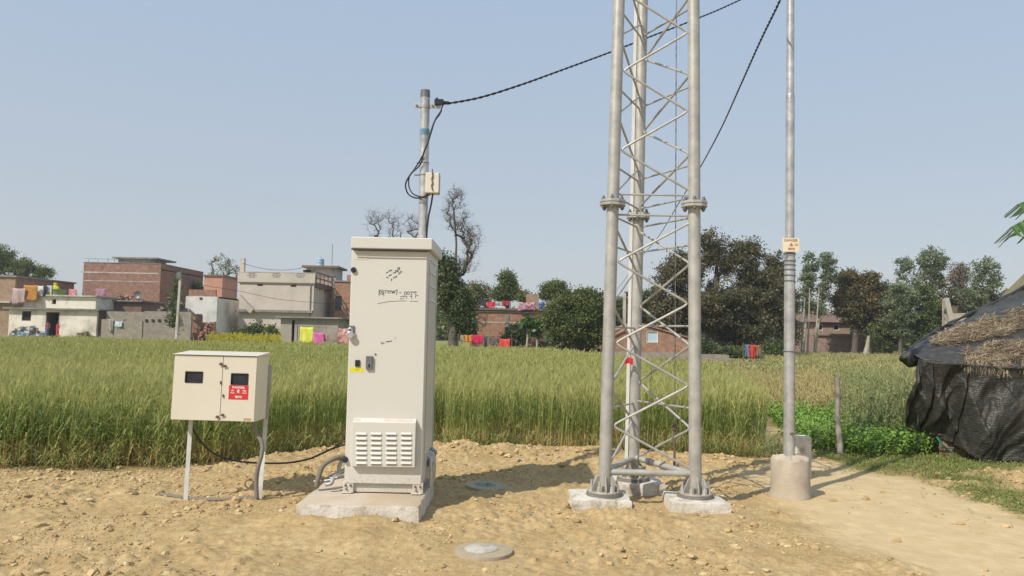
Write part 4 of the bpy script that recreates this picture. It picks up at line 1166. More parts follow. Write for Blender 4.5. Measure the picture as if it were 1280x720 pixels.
# bamboo post
p = G(1050, 570, 0); tp = P(1045.5, 472, p.y)
t = thing('bamboo_post', 'weathered grey bamboo post standing alone at the edge of the green crop', 'bamboo post', (p.x, p.y, 0))
m = MB(); pts = []; rr = []
bamp = paint('bamboo_grey', (.36,.32,.26), (.26,.23,.19), 9, .7, 0, .4, 60, (.16,.14,.12), 5, .6, True)
for i in range(25):
    f = i/24; pts.append(Vector((p.x, p.y, -.05)).lerp(tp, f)+Vector((.008*math.sin(f*9), 0, 0))); rr.append(.04*(1-.25*f)*(1.0 if i % 4 else 1.16))
m.tube(pts, rr, 12); part('stem', m, bamp, t, smooth=True)
m = MB(); m.cyl(tp-Vector((0,0,.02)), tp+Vector((-.008,0,.03)), .022, .01, 8); part('split_tip', m, bamp, t)

# small litter
lit = paint('pale_plastic', (.55,.65,.55), (.4,.5,.45), 20, .5)
for (px, py, s, lab, mm) in ((651, 573, .05, 'pale green scrap of plastic on the soil near the wheat edge', lit), (325, 541+8, .05, 'white scrap lying on the soil behind the meter box', white)):
    q = G(px, py, .05); h = hz1(q.x, q.y)
    m = MB(); m.sheet(lambda u, v: (q.x+(u-.5)*s*2+.01*math.sin(7*v), q.y+(v-.5)*s*1.6, h+.02+.018*math.sin(5*u+3*v)), 7, 5)
    tag(part('plastic_scrap', m, mm, None, solid=.002, smooth=True), lab, 'litter')
# ================================================================== village
brickA = brickmat('red_brick', (.42,.20,.125), (.27,.125,.085), (.38,.31,.25), (.17,.12,.1), .65)
brickB = brickmat('tan_brick', (.40,.25,.16), (.33,.2,.13), (.38,.32,.25), (.3,.24,.17), .5)
brickC = brickmat('bright_brick', (.44,.18,.10), (.28,.13,.08), (.5,.42,.33), (.2,.13,.1), .6)
blockG = brickmat('grey_block', (.37,.32,.27), (.32,.28,.23), (.3,.26,.21), (.26,.22,.18), .5, .4, .2, .02)
lime_w = paint('limewash', (.8,.74,.64), (.68,.62,.52), 1.2, .9, 0, .2, 10, (.25,.21,.16), .55, .8)
lime_b = paint('bright_limewash', (.72,.7,.66), (.62,.6,.56), 1, .9, 0, .2, 10, (.33,.3,.27), .5, .6)
grey_p = paint('grey_plaster', (.58,.51,.44), (.52,.455,.39), .8, .9, 0, .1, 10, (.3,.27,.23), .45, .35)
shed_p = paint('shed_plaster', (.38,.34,.28), (.32,.28,.23), 1, .9, 0, .2, 10, (.15,.12,.1), .4, .8)
salmon = paint('salmon_plaster', (.56,.29,.2), (.5,.26,.18), 1, .9, 0, .1, 10, (.36,.2,.15), .6, .4)
slabc = paint('slab_concrete', (.3,.27,.24), (.22,.2,.18), 2, .9, 0, .2, 10, (.1,.09,.08), 1.5, .6)
slabp = paint('pale_slab', (.55,.52,.46), (.42,.39,.34), 2, .9, 0, .2, 10, (.16,.14,.12), 1.5, .7)
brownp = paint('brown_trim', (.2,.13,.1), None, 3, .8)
darkin = paint('dark_interior', (.03,.027,.025), None, 3, .9)
wood = paint('old_wood', (.14,.11,.08), None, 6, .8)
tile = paint('clay_tiles', (.2,.13,.1), (.15,.1,.08), 4, .9, 0, .5, 8)

def bd(name, lab, cat, pxl, pxr, pyt, Y, D, wall, zb=0.1, holes=(), side=None, group=None, roof=None, roofm=None, over=.12, th=.14, win=None, pybase=None, open_top=False):
    """a building: front wall with real openings, side and back walls, roof slab. holes: (px0,px1,py0,py1,kind)"""
    pm = (pxl+pxr)/2
    X0 = P(pxl, 400, Y).x; X1 = P(pxr, 400, Y).x; zt = P(pm, pyt, Y).z
    t = thing(name, lab, cat, ((X0+X1)/2, Y, zb), group)
    T = .23
    hs = []
    for (a, b_, c0, c1, kind) in holes:
        hs.append((P(a, 400, Y).x, P(b_, 400, Y).x, P((a+b_)/2, c1, Y).z if kind != 'door' else zb, P((a+b_)/2, c0, Y).z, kind))
    xs = sorted({X0, X1}|{h[0] for h in hs}|{h[1] for h in hs}); zs = sorted({zb-.5, zt}|{h[2] for h in hs}|{h[3] for h in hs})
    m = MB(); m.cur = 0
    # front wall as one grid: real openings, shared vertices
    for i in range(len(xs)-1):
        run = None
        for j in range(len(zs)-1):
            xc = (xs[i]+xs[i+1])/2; zc = (zs[j]+zs[j+1])/2
            solid = not any(h[0] < xc < h[1] and h[2] < zc < h[3] for h in hs)
            if solid:
                if run is None: run = zs[j]
            if (not solid or j == len(zs)-2) and run is not None:
                ze = zs[j+1] if solid else zs[j]
                m.box(xs[i], xs[i+1], Y, Y+T, run, ze); run = None
    part('front_wall', m, wall, t)
    m = MB(); m.box(X1-T, X1, Y+T, Y+D-T, zb-.5, zt); m.box(X0, X0+T, Y+T, Y+D-T, zb-.5, zt); m.box(X0, X1, Y+D-T, Y+D, zb-.5, zt)
    part('side_wall', m, side or wall, t)
    if roof != 'none':
        m = MB(); m.box(X0-over, X1+over, Y-over, Y+D+over, zt+.001, zt+th)
        part('roof', m, roofm or slabc, t)
    for h in hs:
        if h[4] in ('window', 'grill'):
            m = MB()
            for (a, b_, c, d) in ((h[0], h[0]+.06, h[2], h[3]), (h[1]-.06, h[1], h[2], h[3]), (h[0]+.06, h[1]-.06, h[2], h[2]+.06), (h[0]+.06, h[1]-.06, h[3]-.06, h[3])):
                m.box(a, b_, Y+.05, Y+.11, c, d)
            o = part('window', m, win or wood, t)
            m = MB(); m.box(h[0]+.06, h[1]-.06, Y+.12, Y+.135, h[2]+.06, h[3]-.06); part('pane', m, glass if h[4] == 'window' else darkin, o)
            if h[4] == 'grill':
                m = MB(); n = 5
                for k in range(1, n): x = h[0]+(h[1]-h[0])*k/n; m.cyl((x, Y+.08, h[2]+.06), (x, Y+.08, h[3]-.06), .012, n=5)
                m.box(h[0]+.06, h[1]-.06, Y+.074, Y+.086, (h[2]+h[3])/2-.01, (h[2]+h[3])/2+.01)
                part('grille', m, darkin, o)
        elif h[4] == 'door':
            m = MB()
            for (a, b_, c, d) in ((h[0], h[0]+.08, h[2], h[3]), (h[1]-.08, h[1], h[2], h[3]), (h[0]+.08, h[1]-.08, h[3]-.08, h[3])): m.box(a, b_, Y+.02, Y+.13, c, d)
            part('door_frame', m, wood, t)
            m = MB(); m.box(h[0]+.08, h[0]+.12, Y+.14, Y+.14+(h[1]-h[0])*.9, h[2], h[3]-.08); part('door_leaf', m, wood, t, label='wooden door leaf standing open')
    return t, X0, X1, zt
def band(t, pxl, pxr, py0, py1, Y, mat, nm='band', proud=.03, dep=.05, side=0, D=0):
    a = P(pxl, (py0+py1)/2, Y); b_ = P(pxr, (py0+py1)/2, Y); z0 = P((pxl+pxr)/2, py1, Y).z; z1 = P((pxl+pxr)/2, py0, Y).z
    m = MB(); m.box(a.x, b_.x, Y-proud, Y-.003 if not dep < 0 else Y, z0, z1)
    if side: m.box(b_.x+.003, b_.x+proud, Y-proud, Y+D, z0, z1)
    return part(nm, m, mat, t)

# far left brick house
t, X0, X1, zt = bd('brick_house', 'brown brick house with a grey roof slab at the far left edge of the village', 'house', -70, 16.5, 345.5, 67, 9, brickB, .2, side=brickA, roofm=slabc, over=.15)
band(t, -70, 17, 376, 378, 67, slabp, 'sunshade', .5)
# white-washed terrace house
t, X0, X1, zt = bd('whitewashed_house', 'stained whitewashed house with an open doorway and washing on its roof', 'house', 11, 121, 387, 64, 7.5, lime_w, .2,
    holes=[(27, 38.5, 388.8, 401, 'grill'), (57.2, 74, 390, 420, 'door')], side=brickmat('shade_toned_brick', (.26,.15,.11), (.2,.12,.09), (.2,.17,.14)), roofm=slabc, over=.35, th=.12)  # side wall brick colour darkened to carry its shade
m = MB(); a = P(30, 380, 64.1); b_ = P(120, 380, 64.1); z0 = zt+.125; z1 = P(75, 370.5, 64).z
m.box(a.x, P(64,380,64).x, 64.05, 64.28, z0, z1); m.box(P(69.5,380,64).x, b_.x, 64.05, 64.28, z0, z1); m.box(P(64,380,64).x, P(69.5,380,64).x, 64.05, 64.28, z0, P(67,380,64).z); m.box(P(64,380,64).x, P(69.5,380,64).x, 64.05, 64.28, P(67,374,64).z, z1); m.box(b_.x-.23, b_.x, 64.281, 71, z0, z1); m.box(a.x, a.x+.23, 64.281, 71, z0, z1)
part('upper_wall', m, lime_w, t)
m = MB(); m.box(a.x-.2, b_.x+.2, 63.8, 71.3, z1+.001, z1+.13); part('upper_slab', m, slabp, t)
ZTER = z1+.13
t, X0, X1, zt = bd('brick_annexe', 'low annexe in shade-darkened brick with a flat slab beside the whitewashed house', 'outbuilding', 134, 176, 377, 67, 6, brickmat('shade_toned_brick', (.2,.12,.09), (.2,.12,.09), (.2,.17,.14)), .2, holes=[(134.8, 137.5, 377, 384, 'slot')], roofm=slabc, over=.3, th=.12)  # annexe front takes the same brick, shade mixed into its colour
# big red brick house
t, X0, X1, zt = bd('brick_house', 'large windowless red brick house with white mortar bands and a roof room', 'house', 101, 198, 329, 76, 10.5, brickA, .2, roof='none', side=brickA)
band(t, 101, 198, 340.2, 341.8, 76, slabp, 'mortar_band', .02); band(t, 101, 198, 351, 352, 76, slabp, 'mortar_band', .02)
m = MB(); m.box(X0, X1, 76.1, 86.3, zt-.6, zt-.5); part('roof', m, slabc, t)
m = MB(); m.box(X0-.03, X1+.03, 75.96, 76.25, zt+.001, zt+.06); m.box(X1-.24, X1+.03, 76.251, 86.5, zt+.001, zt+.06); part('parapet_cap', m, slabc, t)
m = MB(); a = P(144, 400, 79).x; b_ = P(185, 400, 79).x; z0 = zt-.45; z1 = P(165, 323.8, 79).z
m.box(a, b_, 79, 82.5, z0, z1); part('roof_room', m, slabp, t)
m = MB(); m.box(a-.4, b_+.9, 78.5, 83, z1+.001, z1+.16); part('roof_room_slab', m, slabc, t)
m = MB()
for k in range(3): m.box(X1+.003, X1+.03, 76.3, 86.2, zt-1.3-k*1.6, zt-1.2-k*1.6)
part('mortar_band', m, slabc, t)
r = random.Random(8)
for k in range(9):
    x = X0+(X1-X0)*(k+.5)/9+r.uniform(-.2, .2); m = MB(); m.cyl((x, 76.15, zt-.1), (x+r.uniform(-.1,.1), 76.15, zt+r.uniform(.25,.7)), .02, n=5); part('rebar', m, rust, t)
# block boundary walls
def wallthing(lab, pts, Y, mat, th=.23, zb=.0, cat='wall', nm='boundary_wall', grp=None):
    """pts: (px,pytop) steps along the wall"""
    a = P(pts[0][0], 400, Y); t_ = thing(nm, lab, cat, (a.x, Y, zb), grp)
    m = MB()
    for (pa, ta), (pb, tb) in zip(pts[:-1], pts[1:]):
        A = P(pa, 400, Y).x; B = P(pb, 400, Y).x
        za = P(pa, ta, Y).z; zb2 = P(pb, ta if True else tb, Y).z
        m.box(A, B-.002, Y, Y+th, zb-.5, P((pa+pb)/2, ta, Y).z)
    part('wall', m, mat, t_)
    return t_
t = wallthing('grey block boundary wall standing beside the power pole', [(133,389.5),(180,389),(200,389.5),(238,390.5),(240,390)], 64.5, blockG)
m = MB()
for px in range(183, 238, 8): c0 = P(px, 400.5, 64.45); m.box(c0.x-.1, c0.x+.1, 64.42, 64.49, c0.z-.1, c0.z+.1)
part('putlog_hole', m, darkin, t)
wallthing('low grey block wall in front of the boundary wall with blue washing over it', [(127,399),(133,398.5),(155,401.5),(177,401),(178,401)], 62, blockG)
t = wallthing('short stepped block wall ending in a dark brick return beside the power pole', [(222,390),(238,391),(239,391)], 60, blockG)
wallthing('broken dark brick wall stub left of the bright white building', [(238.5,392.5),(251,394),(252,403),(259,406),(262,402.5),(268,402),(269,404)], 61.5, brickA)
# white building with brick parapet
t, X0, X1, zt = bd('white_building', 'bright whitewashed two tone building topped by a brick parapet', 'house', 231, 270.5, 370.5, 68, 6, lime_b, .2, roof='none')
m = MB(); m.box(X0+.2, X1-.2, 68.1, 68.35, zt, P(250,362,68).z); part('brick_parapet', m, brickA, t)
m = MB(); m.box(X0, X1, 68.36, 73.9, zt-.12, zt+.02); part('roof', m, slabc, t)
m = MB(); c0 = P(251, 373, 67.95); m.box(c0.x-.12, c0.x+.12, 67.94, 67.99, c0.z-.08, c0.z+.08); part('wall_hole', m, darkin, t)
bd('salmon_house', 'salmon plastered upper room with a thin brown slab roof', 'house', 253, 276, 345.5, 76, 4.2, salmon, .2, roofm=brownp, over=.12, th=.16)
# pale two storey house
YH = 71
t, X0, X1, zt = bd('pale_house', 'pale grey two storey house with pierced parapet, balcony and blue water tank', 'house', 298, 391, 354.5, YH, 8.5, grey_p, .2,
    holes=[(320, 327, 354.8, 357.6, 'window'), (362, 369, 355.8, 358.8, 'window')], roofm=slabp, over=.05, th=.1, side=grey_p)
PH = t
zp = P(345, 341, YH).z
m = MB(); m.box(X0-.2, X1+.1, YH-.1, YH+.05, zt+.101, zp); part('parapet', m, grey_p, t)
m = MB(); m.box(X0-.22, X1+.12, YH-.12, YH+.07, zp+.001, zp+.06); part('parapet_cap', m, slabp, t)
for cxp in (315, 345.5, 375.5):
    m = MB()
    for i in range(-3, 4):
        for j in range(-1, 2):
            if abs(i)+abs(j)*1.6 > 3.6: continue
            c0 = P(cxp+i*1.7, 344+j*2.3, YH-.1)
            m.prism([(c0.x-.045, c0.z), (c0.x, c0.z-.07), (c0.x+.045, c0.z), (c0.x, c0.z+.07)], 'y', YH-.106, YH-.1005)
    part('pierced_pattern', m, darkin, t)
m = MB(); c0 = P(302.5, 330, YH); m.box(c0.x-.2, c0.x+.2, YH, YH+.4, zp+.061, P(302, 322.5, YH).z); part('corner_column', m, grey_p, t)
band(t, 296, 391.5, 387.5, 390.5, YH, slabc, 'storey_ledge', .45)
band(t, 298, 391, 353.5, 354.8, YH, brownp, 'shadow_strip', .1)  # dark brown strip put in for the shadow line under the parapet
m = MB(); c0 = P(388, 370, YH); m.cyl((c0.x, YH-.06, .2), (c0.x, YH-.06, zt), .05, n=8); part('drain_pipe', m, slabc, t)
m = MB(); c0 = P(412, 330, YH+6); m.cyl((c0.x, YH+7, zt), (c0.x, YH+7, zt+4.6), .03, n=6); part('aerial_rod', m, gmetal, t)
# straight stair against the left of the front wall
m = MB(); a0 = P(299, 368, YH-.6); a1 = P(313, 387, YH-.6)
m.prism([(a0.x, a0.z), (a0.x, a0.z-.5), (a1.x, a1.z-.35), (a1.x+.3, a1.z)], 'y', YH-.75, YH-.003); part('stair', m, grey_p, t)
# balcony, railing and stair room on the right
Xb = X1
z1 = zt+.12; z0 = z1+1.05
m = MB(); m.box(Xb-.05, Xb+.2, YH+.2, YH+8.5, zt-.25, zt+.101); part('terrace_edge', m, brownp, t)
rl = MB()
for zz in (z1+.05, (z0+z1)/2, z0): rl.box(Xb+.06, Xb+.14, YH+.2, YH+6.4, zz-.05, zz+.05)
for k in range(5): rl.box(Xb+.05, Xb+.15, YH+.21+k*1.55, YH+.31+k*1.55, z1, z0)
for k in range(11): rl.beam((Xb+.1, YH+.3+k*.55, z1), (Xb+.1, YH+.3+(k+1)*.55, z0), .06, .05)
part('balcony_railing', rl, brownp, t)
m = MB(); a = P(379, 400, 77).x; b_ = P(416.5, 400, 77).x; zz = P(398, 334.5, 77).z; m.box(a, b_, 77.5, 80.5, zt+.11, zz); SRm = part('stair_room', m, slabp, t)
m = MB(); m.box(X1+.003, b_+.003, 77.6, 80.5, .2, zt+.1); part('right_wing', m, grey_p, t)
m = MB(); m.box(a-.3, b_+.4, 76.8, 81, zz+.001, zz+.2); part('stair_room_slab', m, brownp, t)
c0 = P(384.5, 339, 77.47); m = MB(); m.box(c0.x-.45, c0.x+.35, 77.46, 77.499, c0.z-.14, c0.z+.14); part('vent_opening', m, darkin, t)
for (px, py) in ((395, 360), (400, 363), (406, 367)):
    c0 = P(px, py, YH+3); 
    m = MB(); m.box(Xb+.001, Xb+.02, YH+2+(px-395)*.4, YH+2.3+(px-395)*.4, c0.z-.25, c0.z+.1); part('side_vent', m, darkin, t)
c0 = P(400, 331.5, 78.5)
tk = thing('water_tank', 'pale blue round water tank on the roof of the pale two storey house', 'water tank', (c0.x, 78.5, zz+.2))
bl = paint('tank_blue', (.35,.5,.62), (.3,.45,.58), 4, .5)
m = MB(); R_ = .42; H_ = P(400, 322, 78.5).z-zz-.2; m.lathe((c0.x, 78.5, zz+.2), [(R_, 0), (R_, H_*.3), (R_*.96, H_*.33), (R_, H_*.36), (R_, H_*.62), (R_*.96, H_*.65), (R_, H_*.68), (R_*.97, H_*.82), (R_*.6, H_*.93), (R_*.25, H_*.97)], 20); part('drum', m, bl, tk, smooth=True)
m = MB(); m.cyl((c0.x, 78.5, zz+.2+H_*.96), (c0.x, 78.5, zz+.2+H_*1.06), .14, n=12); part('lid', m, bl, tk)
# brick house right of it
t, X0, X1, zt = bd('brick_house', 'weathered brick house with a dark doorway just left of the tall cabinet', 'house', 417, 452, 352.5, 75, 7, brickC, .2, holes=[(418, 426.5, 370, 388, 'window')], roofm=slabc, over=.1)
m = MB(); c0 = P(437.5, 348, 75.2); m.box(c0.x-.28, c0.x+.28, 75.1, 75.6, zt+.141, P(437, 343.5, 75).z); part('chimney', m, brickC, t)
# shed
YS = 60
t, X0, X1, zt = bd('shed', 'low stained plaster shed with a thin flat slab and washing along its wall', 'shed', 351, 423, 398, YS, 5, shed_p, .1, roofm=slabc, over=.35, th=.12, holes=[(365, 368.5, 400, 430, 'slot')])
# brick house in the middle
YC = 56
t, X0, X1, zt = bd('brick_house', 'single storey red brick house with washing on its flat roof behind the bushes', 'house', 588, 686, 388, YC, 7, brickC, .0, roofm=brownp, over=.2, th=.14,
   holes=[])
band(t, 588, 686, 389.2, 390.6, YC, slabp, 'mortar_band', .02); band(t, 588, 670, 402.5, 403.8, YC, slabp, 'mortar_band', .02)
m = MB(); a = P(634, 400, YC).x; m.box(a-.12, a+.12, YC-.04, YC-.003, 0, zt-.3); a = P(683, 400, YC).x; m.box(a-.16, a+.16, YC-.06, YC-.003, 0, zt-.3); part('pilaster', m, slabc, t)
c0 = P(667, 377, YC+2); m = MB(); m.box(c0.x-.55, c0.x+.4, YC+2, YC+3.2, zt+.141, P(667, 367.5, YC+2).z); part('roof_stack', m, brickB, t)
c0 = P(677.5, 380, YC+1)
tag(part('water_drum', (lambda mm: (mm.lathe((c0.x, YC+1, zt+.141), [(.22,0),(.24,.14),(.22,.27),(.24,.4),(.21,.52),(.1,.54)], 14), mm)[1])(MB()), paint('drum_blue', (.04,.12,.4), None, 3, .4), None), 'small bright blue drum on the flat roof of the middle brick house', 'drum')
# gable brick house behind the tower
YG = 49
x0_ = P(764, 400, YG).x; x1_ = P(862, 400, YG).x
t = thing('gable_house', 'small red brick house with a sloping roof line seen through the tower', 'house', ((x0_+x1_)/2, YG, 0))
pk = P(800, 405, YG); el_ = P(766, 421, YG); er_ = P(861, 424, YG); zp_ = P(812, 440, YG).z
m = MB()
wx0, wx1, wz0, wz1 = P(808,420,YG).x, P(822.5,420,YG).x, P(815,428,YG).z, P(815,414,YG).z
# wall polygon pieces round the window
def topz(x): return el_.z+(pk.z-el_.z)*(x-el_.x)/(pk.x-el_.x) if x < pk.x else pk.z+(er_.z-pk.z)*(x-pk.x)/(er_.x-pk.x)
def colm(a, b_, z0, top=True, z1=None):
    m.prism([(a, z0), (b_, z0), (b_, topz(b_) if z1 is None else z1), (a, topz(a) if z1 is None else z1)], 'y', YG, YG+.25)
colm(x0_, pk.x, 0); colm(pk.x, wx0, 0); colm(wx0, wx1, wz1); colm(wx0, wx1, 0, z1=wz0); colm(wx1, x1_, 0)
part('front_wall', m, brickC, t)
m = MB(); m.box(x0_-.03, x1_+.03, YG-.06, YG-.003, -.2, zp_); part('plinth_band', m, blockG, t)
m = MB(); m.box(x0_, x0_+.25, YG+.251, YG+7, 0, el_.z); m.box(x1_-.25, x1_, YG+.251, YG+7, 0, er_.z); m.box(x0_, x1_, YG+6.75, YG+7, 0, el_.z); part('side_wall', m, brickC, t)
m = MB()
for (a, b_) in ((Vector((x0_-.3, 0, topz(x0_)-.12)), pk), (pk, Vector((x1_+.3, 0, topz(x1_)-.02)))):
    m.prism([(a.x, a.z+.003), (b_.x, b_.z+.003), (b_.x, b_.z+.09), (a.x, a.z+.09)], 'y', YG-.12, YG+7.2)
part('roof', m, brickC, t)
m = MB()
for (a, b_, c, d) in ((wx0, wx0+.05, wz0, wz1), (wx1-.05, wx1, wz0, wz1), (wx0+.05, wx1-.05, wz0, wz0+.05), (wx0+.05, wx1-.05, wz1-.05, wz1)): m.box(a, b_, YG+.02, YG+.08, c, d)
o = part('window', m, white, t); m = MB(); m.box(wx0+.05, wx1-.05, YG+.085, YG+.1, wz0+.05, wz1-.05); part('shutter', m, paint('pale_blue_board', (.45,.6,.66), (.38,.52,.58), 3, .7), o)
# concrete trough
x0_, x1_ = P(881, 440, 47).x, P(911.5, 440, 47).x; z1 = P(896, 443.5, 47).z
m = MB(); m.box(x0_, x1_, 47, 47.2, -.1, z1); m.box(x0_, x1_, 48.1, 48.3, -.1, z1); m.box(x0_, x0_+.2, 47.2, 48.1, -.1, z1); m.box(x1_-.2, x1_, 47.2, 48.1, -.1, z1); m.box(x0_+.2, x1_-.2, 47.2, 48.1, -.1, z1-.3)
tag(part('cattle_trough', m, blockG, None), 'long low grey trough in the grass under the big dark tree', 'trough')
# right hand brick building and wall
YR = 77
t, X0, X1, zt = bd('brick_building', 'pinkish brick building with light shuttered windows and tiled hip roof behind tall trees', 'house', 1018, 1062, 403.5, YR+3, 8, brickmat('pink_brick', (.42,.27,.21), (.36,.23,.18), (.4,.32,.27), (.3,.22,.18), .4), .0,
   holes=[(1022.5, 1028.5, 406, 413, 'window'), (1042, 1049, 406, 413, 'window')], roof='none', win=white)
m = MB(); zz = zt+.05; e = .5
m._add([(X0-e, YR+2.6, zz), (X1+e, YR+2.6, zz), (X1+e, YR+11.4, zz), (X0-e, YR+11.4, zz), ((X0+X1)/2-.8, YR+7, zz+1.5), ((X0+X1)/2+.8, YR+7, zz+1.5)], [(0,3,2,1),(0,1,5,4),(1,2,5),(2,3,4,5),(3,0,4)]); part('roof', m, tile, t)
band(t, 1016, 1064, 403, 404.5, YR+3, brownp, 'cornice', .25)
wallthing('long pinkish brick wall running behind the tree trunks on the right', [(990,417),(1020,417),(1060,418),(1115,430),(1116,430)], YR, bpy.data.materials['pink_brick'])
band(bpy.data.objects['boundary_wall.004'] if 'boundary_wall.004' in bpy.data.objects else t, 1016, 1060, 417.5, 419.5, YR, slabc, 'wall_coping', .2)

# ------------------------------------------------------------------ poles
p = P(222, 431, 58)
t = thing('power_pole', 'slim concrete power pole with a small box at its top by the block wall', 'power pole', (p.x, 58, 0))
m = MB(); tp = P(225.8, 342, 58); bs = P(219.5, 431, 58); m.beam(Vector((bs.x, 58, -.1)), tp, .17, .14, (0,1,0)); part('shaft', m, slabp, t)
m = MB(); m.box(tp.x-.22, tp.x+.1, 57.8, 58.0, tp.z-.35, tp.z+.1); part('fuse_box', m, gmetal, t)
m = MB(); m.cyl(tp+Vector((.05,0,0)), tp+Vector((.05,0,.2)), .04, n=8); part('insulator', m, brownp, t)
p = P(780.5, 442, 52)
t = thing('power_pole', 'plain grey concrete utility pole behind the back leg of the tower', 'power pole', (p.x, 52, 0))
m = MB(); tp = P(780.5, 367, 52); m.beam(Vector((p.x, 52, -.1)), tp, .2, .16, (0,1,0)); part('shaft', m, slabp, t)
m = MB(); m.box(tp.x-.35, tp.x+.35, 51.95, 52.05, tp.z-.3, tp.z-.2); part('cross_arm', m, slabc, t)
tp1 = P(225.8, 343, 58)
def wire(lab, pts, r=.012):
    m = MB(); m.tube(smoothpts([P(*q) for q in pts], 4), r, 5)
    tag(part('house_wire', m, black, None), lab, 'wire', 'thin wires strung over the village')
wire('thin black wire crossing in front of the pale two storey house', [(226,346,58),(255,356.5,60),(300,364,62),(345,373.5,64),(390,378,66),(425,380,68),(446,378,70)], .016)
wire('thin black wire sagging over the pale house parapet', [(303,329,70.5),(325,335,70.8),(345,337.5,71),(365,337,71.5),(379,334.5,72)], .02)
wire('thin wire along the roof edge of the large red brick house', [(106,323,75),(135,324,76),(165,327,77),(205,330,77),(240,338,80)], .015)

# ------------------------------------------------------------------ laundry and small village things
def cloth(lab, px0, px1, py0, py1, Y, mat, seed=0, grp='washing hung out on roofs and lines', cat='washing', nm='hanging_cloth', wav=.06):
    a = P(px0, py0, Y); b_ = P(px1, py1, Y); r = random.Random(seed); f = r.uniform(5, 9)
    nu, nv = 14, 7
    m = MB(); m.sheet(lambda u, v: (a.x+(b_.x-a.x)*(u+.03*math.sin(7*v+seed)*(1-v)), Y-wav*(math.sin(f*u*1.3+seed+2*v)*.6+1.6*(float(vnoise(u*4.3+seed*3.1, v*1.3+seed, 7))-.5))*(1-.4*v)-.02, b_.z+(a.z-b_.z)*v+(1-v)*.22*(float(vnoise(u*3+seed*1.7, seed*.9, 8))-.5)*abs(a.z-b_.z)-.04*math.sin(math.pi*u)*v), nu, nv)
    o = part(nm, m, mat, None, smooth=True, recalc=False, solid=.012); tag(o, lab, cat, grp); return o
def fab(n, c, c2=None): return paint(n, c, c2 or tuple(x*.8 for x in c), 3, .9)
cloth('orange brown cloth draped over the edge of the terrace roof', 30, 46, 356, 376, 63.6, fab('cloth_rust', (.36,.15,.04), (.5,.25,.05)), 1)
cloth('pale pink checked cloth hanging at the left end of the whitewashed house', 16, 31, 360, 380, 63.5, paint('cloth_check', (.5,.42,.4), (.35,.2,.2), 8, .9), 2)
cloth('white clothes on the line left of the green tub', 47, 54, 357, 369, 63.9, fab('cloth_white', (.7,.7,.68)), 3)
cloth('black clothes on the line left of the green tub', 54, 59, 357, 370, 63.8, fab('cloth_dark', (.04,.045,.055)), 4)
cloth('pale grey shirt on the line beside the green tub', 59, 64.5, 356.5, 366, 63.9, fab('cloth_pale', (.55,.58,.6)), 5)
cloth('red and pink cloth bundle hanging on the terrace edge', 86.5, 96, 361, 369.5, 64.2, paint('cloth_redpink', (.55,.08,.12), (.6,.4,.4), 6, .9), 6)
cloth('purple patterned cloth on the annexe roof', 120, 132, 360.5, 371.5, 66.8, paint('cloth_purple', (.25,.07,.14), (.4,.3,.33), 5, .9), 7)
cloth('blue and white cloth hung over the low block wall', 144, 152.5, 401.5, 409, 61.9, paint('cloth_bluewhite', (.4,.55,.62), (.65,.68,.68), 5, .9), 8)
cloth('grey cloth hung at the left of the low block wall', 136, 141, 398.5, 414, 61.9, fab('cloth_grey', (.36,.33,.29)), 9)
cloth('bright yellow cloth on the line before the shed', 375.5, 391.5, 408.5, 428, 59.2, fab('cloth_yellow', (.68,.7,.1), (.58,.6,.06)), 10)
cloth('bright pink cloth on the line before the shed', 391.8, 404.5, 415.5, 430.5, 59.1, fab('cloth_pink', (.68,.17,.42), (.55,.1,.32)), 11)
cloth('small dusty rose cloth right of the bright pink one', 405, 411, 418, 427, 59.2, fab('cloth_rose', (.4,.22,.2)), 12)
cloth('red and white patterned cloths right at the cabinet edge', 423.5, 436, 410, 430, 59.4, paint('cloth_redwhite', (.5,.06,.06), (.62,.55,.48), 3.5, .9), 13)
cloth('tan cloth on the low line left of the orange one', 575.5, 580.5, 418.5, 427, 47.5, fab('cloth_tan', (.36,.27,.16)), 14)
cloth('orange cloth on the low line in the middle', 581, 589.5, 418.5, 427.5, 47.5, fab('cloth_orange', (.62,.25,.03)), 15)
cloth('crimson cloth on the low line in the middle', 590, 603.5, 418.3, 429, 47.5, fab('cloth_crimson', (.62,.02,.09)), 16)
cloth('dark grey clothes hanging between the crimson and the red cloth', 605, 609, 420, 433, 47.5, fab('cloth_charcoal', (.07,.07,.08)), 17)
cloth('brown grey clothes hanging beside the dark grey ones', 611, 622, 421, 432, 47.5, fab('cloth_brown', (.15,.12,.11)), 18)
cloth('coral red cloth at the right end of the low line', 624.5, 637.5, 423, 436.5, 47.5, fab('cloth_coral', (.7,.08,.07)), 19)
cloth('dark slate clothes on the roof edge of the middle brick house', 600, 608, 376.5, 382, 56.4, fab('cloth_slate', (.05,.06,.08)), 20)
cloth('bright red cloth on the roof edge of the middle brick house', 609, 619, 377, 383.5, 56.3, fab('cloth_brightred', (.68,.03,.06)), 21)
cloth('pale green and white clothes on the roof edge line', 619.5, 628, 376.5, 382, 56.4, fab('cloth_palegreen', (.42,.5,.42)), 22)
cloth('dark red cloth on the roof edge right of the pale clothes', 628.5, 636, 375.5, 382, 56.3, fab('cloth_darkred', (.42,.03,.06)), 23)
cloth('large maroon and white patterned blanket on the roof parapet', 648, 669, 377.5, 388.5, 55.7, paint('cloth_maroon', (.35,.03,.11), (.7,.58,.6), 6, .9), 24)
cloth('blue grey clothes hanging on the bush by the trough', 931, 936.5, 430, 447, 46.5, fab('cloth_bluegrey', (.14,.2,.3)), 25)
cloth('scarlet cloth hanging on the bush by the trough', 937, 943.5, 430.5, 448, 46.4, fab('cloth_scarlet', (.58,.05,.04)), 26)
